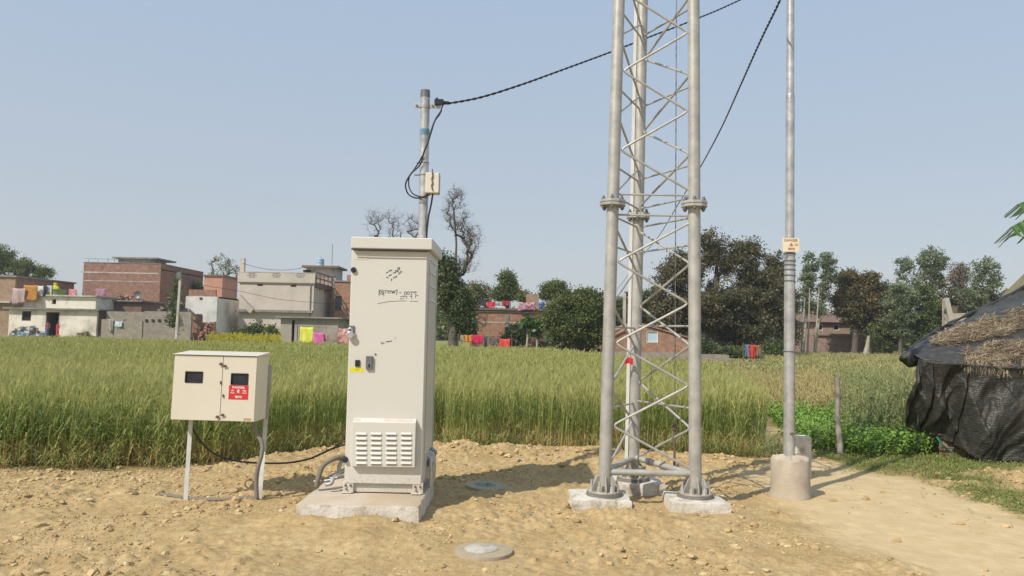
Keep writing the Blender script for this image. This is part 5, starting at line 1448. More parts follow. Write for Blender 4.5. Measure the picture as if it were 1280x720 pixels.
cloth('rust red cloth hanging at the right of the scarlet one', 944, 949, 431, 446, 46.5, fab('cloth_rustred', (.35,.14,.09)), 27)
for (pa, pb, py, Y, lab) in ((372, 437, 407.5, 59.3, 'wooden posts and line holding the yellow and pink washing'), (573, 640, 418, 47.55, 'posts and line holding the orange and crimson washing'), (929, 951, 430, 46.5, 'posts and line holding the scarlet washing near the trough'), (598, 638, 376.2, 56.45, 'posts and line above the roof of the middle brick house'), (30, 66, 356.3, 63.95, 'posts and line above the terrace of the whitewashed house')):
    a = P(pa, py, Y); b_ = P(pb, py+(pb-pa)*.06, Y); t = thing('washing_line', lab, 'washing line', (a.x, Y, 0), 'washing lines in the village')
    zb = {56.45: 3.3, 63.95: ZTER}.get(Y, -.1)
    for q in (a, b_): m = MB(); m.cyl((q.x, Y, zb), (q.x, Y, q.z+.05), .035, n=6); part('post', m, wood, t)
    m = MB(); m.cyl(a, b_, .008, n=5); part('line', m, black, t)
c0 = P(73, 366, 65.2)
t = thing('plastic_tub', 'big green plastic tub on the terrace of the whitewashed house', 'tub', (c0.x, 65.2, ZTER))
m = MB(); m.lathe((c0.x, 65.2, ZTER), [(.5,0),(.62,.45),(.66,.47),(.66,.5),(.6,.5),(.55,.42),(.01,.4)], 16); part('bowl', m, paint('tub_green', (.2,.3,.1), None, 3, .5), t)
c0 = P(69.5, 355, 65.6); m = MB(); m.lathe((c0.x, 65.6, ZTER), [(.3,0),(.42,.15),(.4,.5),(.3,.75),(.12,.9),(.2,1.02),(.05,1.05)], 12, 1, .7)
for i, v in enumerate(m.v): m.v[i] = (v[0]+.07*math.sin(i*2.3), v[1], v[2]+.06*math.sin(i*1.7))
tag(part('yellow_sack', m, fab('sack_yellow', (.65,.55,.04)), None, smooth=True), 'bright yellow sack standing up behind the green tub', 'sack')
for (px, py, lab, cc) in ((44, 360, 'brown', (.3,.2,.1)), (106, 366, 'dry brown', (.2,.13,.08)), (158, 371, 'dark red', (.25,.08,.08))):
    pass
# satellite dish
c0 = P(172.5, 368.5, 66.3)
t = thing('satellite_dish', 'small grey satellite dish on the roof of the brick annexe', 'dish', (c0.x, 66.3, c0.z-.5))
m = MB(); n = 16
pr = [(.01, 0), (.15, -.02), (.3, -.07), (.33, -.09)]
vs = []
for r, d in pr:
    for k in range(n): a_ = 2*math.pi*k/n; vs.append((c0.x+r*math.cos(a_), 66.3+d, c0.z+r*math.sin(a_)))
m._add(vs, [(j*n+k, j*n+(k+1) % n, (j+1)*n+(k+1) % n, (j+1)*n+k) for j in range(3) for k in range(n)]); part('reflector', m, gmetal, t, solid=.01)
m = MB(); m.cyl((c0.x, 66.32, c0.z), (c0.x, 66.5, c0.z-.6), .03, n=6); part('stand', m, gmetal, t)
# rubbish, firewood, rubble piles: crowds of bits nobody would count
def heap(nm, lab, px0, px1, py0, py1, Y, mats, n, s, seed, long=1, depth=1.5, zb=0):
    r = random.Random(seed); m = MB(); m.cur = 0
    a = P(px0, py1, Y); b_ = P(px1, py0, Y); zt_ = b_.z
    for i in range(n):
        u = r.random(); w_ = math.sin(math.pi*u)**.6; yy = r.random()
        x = a.x+(b_.x-a.x)*u; y = Y+yy*depth; z = zb+(zt_-zb)*w_*math.sin(math.pi*(.15+.7*yy))*r.random()
        d = Vector((r.uniform(-1,1), r.uniform(-1,1), r.uniform(-.3,.3))).normalized(); q = s*r.uniform(.5, 1.4)
        m.cur = r.randrange(len(mats))
        m.beam(Vector((x,y,z))-d*q*long/2, Vector((x,y,z))+d*q*long/2, q*r.uniform(.3,.8), q*r.uniform(.2,.6), (0,.1,1))
    tag(part(nm, m, mats, None), lab, 'heap', kind='stuff')
heap('rubbish_heap', 'heap of pale sacks, rubble and scraps before the whitewashed house', 2, 50, 407, 420, 61, [fab('scrap_white', (.55,.55,.53)), fab('scrap_brown', (.25,.18,.12)), fab('scrap_tan', (.45,.37,.26)), fab('scrap_blue', (.25,.35,.45))], 320, .4, 1)
heap('rubbish_heap', 'heap of brush and straw right of the open doorway', 84, 112, 415, 423, 61.5, [bpy.data.materials['scrap_brown'], bpy.data.materials['scrap_tan'], fab('scrap_green', (.15,.17,.07))], 160, .3, 2)
heap('brick_rubble', 'rubble of loose red bricks against the white building', 245, 272, 403, 426, 60, [brickA, fab('scrap_brick', (.28,.14,.1))], 260, .28, 3)
heap('brick_rubble', 'scattered red brick rubble in the mustard patch', 272, 296, 418, 427, 58, [bpy.data.materials['scrap_brick']], 90, .26, 4)
heap('thatch_heap', 'grey heap of thatch and brush behind the block wall', 190, 232, 372, 392, 66, [fab('scrap_grey', (.2,.18,.15)), fab('scrap_darkgrey', (.1,.09,.08))], 500, .5, 5, long=2, depth=2)
heap('roof_clutter', 'clutter of sticks and cloth bundles on the dark annexe roof', 134, 174, 366, 377, 67.5, [bpy.data.materials['scrap_brown'], bpy.data.materials['scrap_tan'], bpy.data.materials['cloth_darkred']], 60, .3, 6, zb=P(150, 376, 67).z)
heap('dry_brush', 'brown brush and stems under the round bush right of centre', 655, 760, 424, 441, 52, [bpy.data.materials['scrap_brown'], bpy.data.materials['scrap_grey']], 420, .28, 7, long=2.2)

# ------------------------------------------------------------------ people in the doorway
skinm = paint('brown_skin', (.22,.12,.075), None, 5, .6)
hairm = paint('black_hair', (.02,.015,.012), None, 5, .7)
def person(lab, px, py0, py1, Y, top, bottom, turn):
    zt_ = P(px, py0, Y).z; zb = P(px, py1, Y).z; H = zt_-zb; x = P(px, (py0+py1)/2, Y).x
    t = thing('person', lab, 'person', (x, Y, zb), rz=turn)
    me = bpy.data.meshes.new('body')
    J = [(0,0,.53,.06),(0,0,.64,.058),(0,0,.76,.07),(0,0,.83,.03),(0,0,.87,.03),(0,-.008,.93,.052),(0,0,.985,.035),
         (.05,0,.5,.05),(.055,-.01,.27,.035),(.055,0,.04,.022),(.055,-.07,.015,.018),
         (-.05,0,.5,.05),(-.055,.01,.27,.035),(-.055,0,.04,.022),(-.055,-.07,.015,.018),
         (.1,0,.8,.03),(.13,.01,.63,.024),(.12,-.04,.49,.018),(.12,-.06,.43,.018),
         (-.1,0,.8,.03),(-.13,.01,.63,.024),(-.12,-.04,.49,.018),(-.12,-.06,.43,.018)]
    E = [(0,1),(1,2),(2,3),(3,4),(4,5),(5,6),(0,7),(7,8),(8,9),(9,10),(0,11),(11,12),(12,13),(13,14),(2,15),(15,16),(16,17),(17,18),(2,19),(19,20),(20,21),(21,22)]
    me.from_pydata([(a*H, b_*H, c*H) for a, b_, c, r in J], E, [])
    me.materials.append(skinm)
    o = bpy.data.objects.new('body', me); COL.objects.link(o); o.parent = t
    sk = o.modifiers.new('skin', 'SKIN')
    for i, sv in enumerate(me.skin_vertices[0].data): sv.radius = (J[i][3]*H, J[i][3]*H); sv.use_root = (i == 0)
    o.modifiers.new('sub', 'SUBSURF').levels = 1
    m = MB(); m.lathe((0,0,0), [(.085*H,.42*H),(.1*H,.44*H),(.085*H,.6*H),(.09*H,.72*H),(.11*H,.8*H),(.05*H,.83*H),(.035*H,.84*H)], 14, 1.05, .72)
    for s in (1, -1): m.tube([(s*.095*H,0,.81*H),(s*.13*H,.008*H,.66*H),(s*.13*H,0,.6*H)], [.042*H,.038*H,.036*H], 8)
    part('shirt', m, top, t, local=True, smooth=True)
    m = MB(); m.lathe((0,0,0), [(.105*H,.05*H),(.1*H,.2*H),(.095*H,.45*H),(.08*H,.5*H)], 14, 1.05, .8); part('skirt', m, bottom, t, local=True, smooth=True)
    m = MB(); m.ball((0,.006*H,.945*H), .062*H, 10, 8); part('hair', m, hairm, t, local=True, smooth=True)
    m = MB(); m.ball((.018*H,-.06*H,.935*H), .006*H, 5, 4); m.ball((-.018*H,-.06*H,.935*H), .006*H, 5, 4); part('eyes', m, hairm, t, local=True)
person('person in a purple top and blue skirt standing left in the open doorway', 59.5, 400.8, 419.5, 63.5, fab('top_purple', (.35,.1,.16)), fab('skirt_blue', (.06,.12,.3)), .2)
person('person in a long red dress standing right in the open doorway', 72, 402.5, 420.5, 63.2, fab('dress_red', (.55,.04,.06)), bpy.data.materials['dress_red'], -.4)

# ================================================================== tarpaulin hut
def hutmat():
    m, nt, out = newmat('black_tarpaulin')
    n1 = noise(nt, 2.0, 8, .7, tex(nt, (1, 1, .7))); n2 = noise(nt, 9, 6, .7)
    col = ramp(nt, n1, [(.35, (.022,.022,.02)), (.6, (.045,.043,.038)), (.78, (.11,.1,.08))])
    col = mixc(nt, ramp(nt, n2, [(.5, 0), (.75, .35)]), col, (.2,.17,.13))
    rr = ramp(nt, n2, [(.3, .33), (.7, .55)])
    ad = nt.nodes.new('ShaderNodeMath'); ad.operation = 'ADD'
    nt.links.new(noise(nt, 5, 3, .5, tex(nt, (1.6, 1.6, .8)), '3D', 2.5), ad.inputs[0]); nt.links.new(noise(nt, 14, 2, .5, tex(nt, (.5, .5, 1.8)), '3D', 3), ad.inputs[1])
    princ(nt, out, col, rr, 0, bump(nt, ad.outputs[0], .5, .028), .5)
    return m
tarp = hutmat()
YHT = 9.2
HB = G(1240, 579, 0)
t = thing('tarpaulin_hut', 'low hut covered with crumpled black tarpaulin and dry straw at the right edge', 'hut', (6.4, 9.6, 0))
# roof surface: polyline eave (left->right) to upper edge
eav = [P(1139,440,9.9), P(1146,449,9.45), P(1165,453,9.3), P(1200,456,9.15), P(1240,459,9.05), P(1285,461,8.95), P(1400,463,8.8), P(1560,466,8.7)]
upp = [P(1137,438,10.1), P(1150,428,10.3), P(1172,414,10.55), P(1204,397.5,10.8), P(1243,379,11.1), P(1282,359,11.4), P(1400,300,12.2), P(1560,250,12.6)]
eav = smoothpts(eav, 8); upp = smoothpts(upp, 8)
def roofpt(i, v):
    p = eav[i].lerp(upp[i], v); s = vnoise(i*.5, v*5, 3)-.5
    w_ = float(fbm(p.x*2.2, p.y*2.2+v*2, 4, 21)-.5)
    p = Vector(p); p.z += .03*math.sin(math.pi*v)+.13*w_+.05*float(fbm(p.x*7, p.y*7+p.x*3, 3, 22)-.5)
    return p
NV = 44
m = MB(); vs = []; fs = []
for j in range(NV+1):
    for i in range(len(eav)): vs.append(roofpt(i, j/NV))
k = len(eav)
fs = [(j*k+i, j*k+i+1, (j+1)*k+i+1, (j+1)*k+i) for j in range(NV) for i in range(k-1)]
m._add(vs, fs)
part('roof_tarpaulin', m, tarp, t, smooth=True, ang=180, solid=.012)
# rolled edge along the upper rake
m = MB(); m.tube([p+Vector((0,-.02,.02)) for p in upp], [.024+.008*math.sin(i*1.3) for i in range(len(upp))], 8); part('rolled_edge', m, tarp, t, smooth=True)
m = MB(); 
for i, q in enumerate([P(1141,447,9.75)]):
    m.ball(q, .13, 16, 10, 1.2, 1, .8)
for i, v in enumerate(m.v):
    n_ = float(fbm(v[0]*9, v[2]*9+v[1]*6, 3, 24)-.5)*.12; m.v[i] = (v[0]+n_, v[1]+n_, v[2]+n_)
part('bundled_corner', m, tarp, t, smooth=True, ang=180)
# front drape
top_e = [P(1147,452,9.42), P(1165,455,9.26), P(1200,458,9.12), P(1240,461,9.02), P(1285,463,8.92), P(1400,465,8.8), P(1560,468,8.7)]
bot_e = [P(1143,535,9.6), P(1172,546,9.5), P(1196,556,9.4), P(1236,578.5,9.05), P(1285,580,8.95), P(1400,584,8.8), P(1560,590,8.7)]
top_e = smoothpts(top_e, 26); bot_e = smoothpts(bot_e, 26); k = len(top_e)
vs = []; NVV = 60
for j in range(NVV+1):
    v = j/NVV
    for i in range(k):
        u = i/(k-1); p = bot_e[i].lerp(top_e[i], v)
        def ridg(a, b_, sd): return (1-min(1, abs(2*float(fbm(a, b_, 2, sd))-1)*1.9))**1.6
        dg = u*13-v*2.6; dg2 = u*11+v*3.1
        folds = .2*(float(fbm(u*7-v*1.2, v*.9, 2, 31))-.5)*2-.10*ridg(u*6-v*1.9, v*.5+3, 35)*(.5+.5*v)-.05*ridg(u*8+v*2.0, v*.8, 36)-.02*ridg(u*22-v*5, v*2+u*3, 37)+.016*(float(fbm(u*40, v*8, 3, 32))-.5)+.18
        # two deep creases seen on the photo
        for u0, sl, dpt in ((.098, .085, .10), (.02, .02, .05), (.34, .06, .05)):
            dd = (u-(u0+sl*(v-.0)))
            folds += dpt*math.exp(-(dd/.006)**2)-.05*math.exp(-((dd+.014)/.012)**2)
        bel = .12*math.sin(math.pi*v)*(.5+float(fbm(u*5, 1.1, 2, 33)))
        lx = (-.07*math.sin(math.pi*min(1, v*1.1))*math.exp(-u*22)) + .05*(float(fbm(v*4, 2.2, 3, 38))-.5)*math.exp(-u*40)
        pb = .05*math.sin(v*3)
        vs.append((p.x+lx, p.y-bel*math.sin(math.pi*min(1, v*1.0+.0))**.5+folds*(1-v**6), p.z+.03*v**4+.02*(float(fbm(u*60, 3.3, 2, 34))-.5)*(1-v)))
m = MB(); m._add(vs, [(j*k+i, j*k+i+1, (j+1)*k+i+1, (j+1)*k+i) for j in range(NVV) for i in range(k-1)])
part('front_tarpaulin', m, tarp, t, smooth=True, ang=180, solid=.01)
# left side drape running back
m = MB(); a = bot_e[0]; b_ = top_e[0]
m.sheet(lambda u, v: (a.x+.03+u*2.1+.05*math.sin(u*20+v*2), a.y+u*3.2, a.z*(1-v)+b_.z*v*1.0+u*.1+.04*math.sin(u*12)), 30, 12)
part('side_tarpaulin', m, tarp, t, smooth=True, ang=180, solid=.01)
# bamboo mat wall foot visible under the tarpaulin
matm = paint('reed_mat', (.38,.27,.14), (.26,.18,.1), 14, .9, 0, .5, 40)
m = MB(); a = P(1176,566,9.62); b_ = P(1240,585,9.3)
nb = 34
for i in range(nb):
    f = i/(nb-1); q = Vector((a.x, 9.62, 0)).lerp(Vector((b_.x+.6, 9.2, 0)), f); g = hz1(q.x, q.y)
    m.beam((q.x, q.y, g-.05), (q.x+.01*math.sin(i*3), q.y+.01, .42), .028, .012, (0,1,0))
part('reed_mat', m, matm, t)
m = MB(); 
for zz_ in (.14, .3): m.cyl((a.x-.05, 9.585, zz_), (b_.x+.55, 9.17, zz_+.02), .012, n=6)
part('lacing_stick', m, wood, t)
m = MB(); m.tube(smoothpts([P(1171,546,9.45), P(1178,556,9.42), P(1186,563,9.45), P(1194,568,9.45)]), .012, 6); part('green_net_edge', m, paint('net_green', (.04,.2,.13), None, 8, .7), t)
# straw on the roof
def straw(lab, regs, n, seed):
    r = np.random.default_rng(seed); V = []; 
    cnt = 0; Fq = []; rn = []
    cols = len(eav)
    for (i0, i1, v0, v1, w_) in regs:
        kk = int(n*w_)
        for _ in range(kk):
            i = r.uniform(i0, i1); v = r.uniform(v0, v1)
            bnd = min((i-i0)/(i1-i0), (i1-i)/(i1-i0), 1)*4
            if r.random() > min(1, .35+bnd): continue
            if vnoise(i*.45, v*11, 55) < .22+.5*max(0, .5-4*min(v-v0, v1-v)): continue
            ii = int(i); p = roofpt(min(ii, cols-2), v).lerp(roofpt(min(ii+1, cols-1), v), i-ii)
            a_ = r.normal(.5, 1.0); L = r.uniform(.04, .17); d = Vector((math.cos(a_), math.sin(a_)*.7, r.normal(-.05, .25)))
            if v < .06 and r.random() < .6: d = Vector((r.normal(0, .3), -.25, -.9))
            q = p+Vector((0, -.01, r.uniform(.005, .06))); w2 = Vector((-d.y, d.x, r.normal(0,.5))).normalized()*r.uniform(.0014, .003)
            e = q+d*L; mid = q+d*L*.5+Vector((0, 0, r.normal(0, .015)))
            V += [q-w2, q+w2, mid+w2, mid-w2, e+w2*.5, e-w2*.5]
            Fq += [(cnt, cnt+1, cnt+2, cnt+3), (cnt+3, cnt+2, cnt+4, cnt+5)]; cnt += 6; rn += [r.random()]*6
    off = OFF[t.name]
    o = npmesh('straw', np.array([(a.x-off.x, a.y-off.y, a.z-off.z) for a in V]), np.array(Fq), STRAW, dict(rnd=np.array(rn)), parent=t)
    o['kind'] = 'stuff'; o['label'] = lab
STRAW = leafmat('dry_straw', [(.1, (.2,.15,.1)), (.45, (.36,.28,.19)), (.75, (.48,.39,.27)), (1, (.6,.51,.37))], .15, .8, 3)
straw('tangled dry straw lying on the tarpaulin roof', [(15, 52, .36, .68, .46), (25, 56, .0, .25, .54)], 42000, 5)
# sticks on the roof
m = MB(); r = random.Random(3)
for _ in range(22):
    i = r.randrange(30, 46); v = r.uniform(0, .25); p = roofpt(i, v)+Vector((0,-.02,.06)); d = Vector((r.uniform(-1,1), r.uniform(-.6,.2), r.uniform(-.5,.2))).normalized()
    m.tube([p, p+d*.2+Vector((0,0,.02)), p+d*r.uniform(.3,.55)], [.008,.007,.004], 6)
part('twig', m, wood, t)
# second thatched slope behind
p0 = P(1256, 376, 12.6); p1 = P(1281, 346, 13.2); p2 = P(1420, 250, 14.0)
m = MB()
A = Vector((p0.x-.02, 12.6, p0.z-.1)); B = Vector((p0.x+2.6, 13.8, p0.z+2.1)); 
m._add([A, A+Vector((5.5, -.4, -.3)), B+Vector((3.2,.2,.2)), B, A+Vector((1.3,2.6,0)), B+Vector((.6,.9,0)), A+Vector((5.5,2.6,0)), B+Vector((3.2,1.2,.2))], [(0,1,2,3),(0,3,5,4),(4,5,7,6),(3,2,7,5),(1,6,7,2),(0,4,6,1)])
t2 = thing('thatched_roof', 'steep mossy thatched roof slope rising behind the tarpaulin hut at the right edge', 'thatched roof', (A.x+2, 13, 0))
part('thatch', m, paint('mossy_thatch', (.24,.21,.11), (.17,.16,.08), 5, .95, 0, .8, 30, (.14,.13,.08), 3, .6), t2)
m = MB()
for (x, y) in ((A.x+.3, 12.9), (A.x+4.5, 12.5), (A.x+4.5, 15), (A.x+.6, 15)): m.cyl((x, y, -.1), (x, y, A.z+.1), .06, n=8)
part('post', m, wood, t2)
m = MB(); m.box(A.x+.35, A.x+4.4, 12.95, 13.05, 0, A.z-.05); m.box(A.x+.35, A.x+.45, 13.06, 15, 0, A.z-.05); part('mud_wall', m, mud, t2)
# leaning pale post and bamboo frame behind the hut
pa = P(1190, 405, 13.5); pb = P(1182, 373, 13.5); dd = (pb-pa); g0 = pa-dd*((pa.z)/dd.z)
t2 = thing('leaning_post', 'pale square post leaning behind the tarpaulin hut', 'post', (g0.x, 13.5, 0))
m = MB(); m.beam(g0, pb, .085, .07, (0,1,0)); part('shaft', m, paint('bleached_wood', (.55,.5,.43), (.48,.43,.36), 4, .8), t2)
t2 = thing('crooked_trellis', 'small crooked bamboo frame beside the leaning pale post', 'frame', (g0.x-.1, 13.4, 0))
q0 = P(1178, 410, 13.4); q1 = P(1179, 376, 13.4)
m = MB(); m.cyl((q0.x, 13.4, -.05), q1, .022, .018, 8); part('upright', m, bamp, t2)
m = MB(); m.cyl(P(1173,410.5,13.4), P(1195,409,13.35), .018, n=8); part('rail', m, bamp, t2)
m = MB(); m.cyl(P(1179,396,13.4), P(1189,406,13.38), .012, n=6); part('brace', m, bamp, t2)
# ================================================================== trees
bark = paint('grey_bark', (.16,.13,.1), (.1,.085,.07), 6, .95, 0, .6, 12)
pale_bark = paint('pale_bark', (.42,.37,.3), (.3,.26,.2), 4, .9, 0, .4, 12)
dark_bark = paint('dark_bark', (.14,.115,.095), (.09,.075,.062), 6, .95, 0, .6, 12)
L_mango = leafmat('mango_leaves', [(.1, (.06,.062,.03)), (.5, (.125,.12,.055)), (.85, (.2,.17,.09)), (1, (.28,.23,.14))], .25, .5)
L_dark = leafmat('dark_leaves', [(.1, (.045,.065,.025)), (.55, (.10,.14,.045)), (1, (.2,.22,.085))], .3, .5)
L_mid = leafmat('bush_leaves', [(.1, (.065,.09,.028)), (.55, (.135,.175,.05)), (1, (.27,.28,.1))], .33, .55)
L_euc = leafmat('eucalyptus_leaves', [(.1, (.1,.13,.07)), (.55, (.2,.24,.12)), (1, (.33,.36,.2))], .35, .55)
L_olive = leafmat('olive_leaves', [(.1, (.1,.11,.045)), (.55, (.2,.2,.085)), (1, (.32,.29,.14))], .33, .6)
L_rust = leafmat('rusty_leaves', [(.1, (.06,.065,.03)), (.5, (.14,.125,.05)), (.8, (.3,.2,.08)), (1, (.38,.25,.1))], .28, .6)
L_brown = leafmat('dry_leaves', [(.1, (.13,.105,.075)), (.55, (.23,.19,.14)), (1, (.32,.27,.2))], .25, .8)
L_ban = leafmat('banana_leaf', [(.1, (.05,.11,.03)), (.6, (.1,.2,.05)), (1, (.2,.27,.08))], .35, .4)

def tree(name, lab, cat, Y, tpx, pybase, crowns, leaf, bk=bark, lsize=.16, per=46, clr=.55, trunk_r=.18, gaps=.35, bare=False, grp='trees round the village and fields', seed=1, lean=None, flat=.75, zb=None, twig=1.0, fork=.35, wpx=None):
    """crowns: (cx, cy, rx, ry, n) in photo pixels at distance Y; converted to metres once, then grown in 3D"""
    r = np.random.default_rng(seed*97+13)
    b0 = P(tpx, pybase, Y); zb = 0.0 if zb is None else zb
    base = np.array([b0.x, Y, zb-.1])
    pts = []; k = Y/F
    for (cx, cy, rx, ry, n) in crowns:
        c = P(cx, cy, Y); R = np.array([rx*k, max(rx, ry*.6)*k*.85, ry*k])
        q = r.normal(size=(n*3, 3)); q /= np.linalg.norm(q, axis=1)[:, None]; q *= (r.random((n*3, 1))**.42)*r.uniform(.85, 1.12, (n*3, 1))
        w_ = q*R+np.array([c.x, Y, c.z])
        s = 4.2/max(1.0, R.max())*1.3
        g = fbm(w_[:, 0]*s+seed*3.3+w_[:, 1]*s*.3, w_[:, 2]*s+w_[:, 1]*s*.35, 3, seed)
        w_ = w_[g > np.quantile(g, min(.75, gaps+.1))][:n]
        pts.append(w_)
    pts = np.concatenate(pts)
    zmin = pts[:, 2].min(); zmax = pts[:, 2].max()
    top = np.array([pts[:, 0].mean(), Y, zmax])
    if lean is not None: q_ = P(lean[0], lean[1], Y); top = np.array([q_.x, Y, q_.z])
    # trunk nodes
    nodes = []; par = []
    nt_ = 9; reach = base[2]+(zmax-base[2])*(.72 if not bare else .85)
    for i in range(nt_+1):
        f = i/nt_; p = base+(top-base)*f*(reach-base[2])/(top[2]-base[2])
        wob = .012*(zmax-zb)*math.sin(f*5+seed)+.01*(zmax-zb)*math.sin(f*11+seed*2)
        p = p+np.array([wob*f, wob*.5, 0]); nodes.append(p); par.append(i-1)
    lo = int(nt_*fork)
    order = np.argsort(np.linalg.norm(pts-nodes[lo+1], axis=1))
    ends = []
    for oi in order:
        p = pts[oi]
        A = np.array(nodes[lo:]); d = p-A
        dist = np.linalg.norm(d, axis=1)+np.maximum(0, A[:, 2]-p[2]+.1)*1.5
        j = int(np.argmin(dist))+lo
        a = nodes[j]; L = np.linalg.norm(p-a)
        if L < .02: continue
        mid = (a+p)/2+r.normal(0, .09*L, 3)+np.array([0, 0, -.05*L])
        nodes.append(mid); par.append(j); nodes.append(p); par.append(len(nodes)-2); ends.append(len(nodes)-1)
    n = len(nodes); cnt = np.zeros(n)
    for i in range(n-1, 0, -1):
        cnt[i] = max(cnt[i], 1); cnt[par[i]] += cnt[i]
    cnt[0] = max(cnt[0], cnt[1])
    rr = trunk_r*(cnt/cnt[1])**(.62 if bare else .5)
    rr[:nt_+1] = np.maximum(rr[:nt_+1], trunk_r*np.linspace(1, .12 if bare else .25, nt_+1))
    mn = (.009 if bare else .01)*Y/60*twig
    rr = np.maximum(rr, mn)
    t = thing(name, lab, cat, (float(base[0]), Y, zb), grp)
    m = MB()
    m.tube([Vector(nodes[i]) for i in range(nt_+1)], [float(rr[i])*(1.35 if i == 0 else 1) for i in range(nt_+1)], 9, True)
    for i in range(nt_+1, n):
        a = nodes[par[i]]; b_ = nodes[i]
        ra = min(rr[par[i]], rr[i]*1.5)
        if np.linalg.norm(b_-a) > 1e-3: m.cyl(Vector(a), Vector(b_), float(ra), float(rr[i]*.9), 4 if rr[i] < .05 else 6, False)
    if bare:
        for e in ends:
            for _ in range(5):
                d = Vector(r.normal(size=3)); d.z = abs(d.z)*.9; d.normalize(); L = r.uniform(.25, .75)*Y/60
                a = Vector(nodes[e]); md = a+d*L*.5+Vector(r.normal(0, .05, 3)); m.cyl(a, md, mn, mn*.8, 3, False); m.cyl(md, md+(d+Vector(r.normal(0,.35,3)))*L*.5, mn*.8, mn*.5, 3, False)
    off = OFF[t.name]
    part('trunk', m, bk, t, smooth=True, recalc=False)
    if per:
        C = pts; nc = len(C); kk = per
        c = np.repeat(C, kk, 0); N_ = len(c)
        cs = np.repeat(r.uniform(.6, 1.25, nc), kk)
        pos = c+r.normal(0, 1, (N_, 3))*np.array([1, 1, flat])*clr*.42*cs[:, None]
        d = r.normal(0, 1, (N_, 3)); d[:, 2] -= .35; d /= np.linalg.norm(d, axis=1)[:, None]
        u = r.normal(0, 1, (N_, 3)); s = np.cross(d, u); s /= np.linalg.norm(s, axis=1)[:, None]
        L = (lsize*r.uniform(.6, 1.3, N_))[:, None]
        W_ = L*.32
        V = np.stack([pos-d*L*.5, pos+s*W_, pos+d*L*.5, pos-s*W_], 1).reshape(-1, 3)-np.array(off)
        rn = np.repeat(np.clip(np.repeat(r.random(nc), kk)*.45+r.random(N_)*.55, 0, 1), 4)
        npmesh('crown', V, np.arange(N_*4).reshape(-1, 4), leaf, dict(rnd=rn), parent=t)
    return t

TR = 'trees round the village and fields'
tree('leafy_tree', 'dense green tree rising behind the brick house at the far left', 'tree', 82, 8, 420, [(4,326,16,18,120),(30,336,20,12,110),(55,342,12,9,50)], L_mid, per=50, seed=1, gaps=.2)
tree('sparse_tree', 'thin airy tree between the salmon room and the pale house', 'tree', 84, 282, 420, [(276,334,15,15,55),(288,342,12,13,35)], L_olive, per=14, clr=.5, seed=2, gaps=.3, trunk_r=.15)
tree('leafy_tree', 'small dark tree between the red brick house and the salmon room', 'tree', 84, 240, 420, [(242,362,10,10,60)], L_mid, per=40, seed=3)
tree('bare_tree', 'leafless tree behind the top left of the cabinet', 'tree', 50, 506, 430, [(470,278,14,20,50),(492,282,14,20,50)], L_brown, dark_bark, bare=True, per=0, trunk_r=.1, seed=4, twig=.7, gaps=.1, lean=(500,300))
tree('bare_tree', 'leafless tree standing behind the steel mast', 'tree', 52, 517, 430, [(520,283,17,14,60)], L_brown, dark_bark, bare=True, per=0, trunk_r=.09, seed=5, twig=.7, gaps=.1)
tree('bare_tree', 'tall gnarled leafless tree above the dark foliage right of the cabinet', 'tree', 50, 563, 434, [(570,250,12,17,70),(574,280,16,18,80),(588,300,14,22,90),(580,330,16,14,50),(560,268,6,10,20)], L_brown, dark_bark, bare=True, per=3, lsize=.1, clr=.4, trunk_r=.2, seed=6, twig=.7, gaps=.1, lean=(573,238))
tree('leafy_tree', 'dark dense foliage tree just right of the cabinet', 'tree', 49, 567, 434, [(558,352,14,34,150),(572,385,16,34,190),(582,404,10,20,60),(548,330,6,12,30)], L_dark, dark_bark, per=60, lsize=.17, seed=7, gaps=.4, trunk_r=.3)
tree('leafy_tree', 'yellow green bushy tree left of the slender round topped one', 'tree', 66, 597, 432, [(597,368,20,15,110),(582,385,14,16,60)], L_olive, per=40, seed=8, gaps=.2)
tree('leafy_tree', 'slender round topped green tree behind the middle brick house', 'tree', 68, 633, 432, [(634,352,8,15,90),(628,368,12,10,60),(642,364,6,10,30)], L_mid, per=55, lsize=.18, seed=9, gaps=.15)
tree('leafy_tree', 'small umbrella shaped tree behind the roof stack', 'tree', 68, 691, 435, [(692,360,15,8,90),(684,368,10,6,40),(703,366,9,7,40)], L_mid, pale_bark, per=40, seed=10, gaps=.2, trunk_r=.14, lsize=.18)
tree('leafy_tree', 'little green tree just left of the roof stack', 'tree', 66, 655, 432, [(655,372,7,7,40)], L_mid, per=40, seed=35, gaps=.2, trunk_r=.1)
tree('round_bush', 'big rounded dark green bush tree left of the tower', 'tree', 50, 715, 440, [(718,398,34,32,420),(735,380,20,20,160),(698,402,20,26,160),(742,410,16,26,120)], L_mid, per=60, lsize=.16, seed=11, gaps=.35, trunk_r=.25)
tree('small_bush', 'dark bush against the middle brick house wall', 'bush', 53, 645, 434, [(647,420,12,12,80),(634,427,8,7,30)], L_dark, per=46, seed=12, gaps=.2, trunk_r=.08, grp='bushes beside the houses')
tree('small_bush', 'low dark bush below the pale two storey house', 'bush', 62, 319, 424, [(319,413,9,7,60)], L_dark, per=50, seed=13, gaps=.1, trunk_r=.05, grp='bushes beside the houses')
tree('small_bush', 'light green bush left of the plaster shed', 'bush', 61, 341, 424, [(341,416,8,7,45),(300,418,7,5,30)], L_mid, per=40, seed=14, gaps=.1, trunk_r=.05, grp='bushes beside the houses')
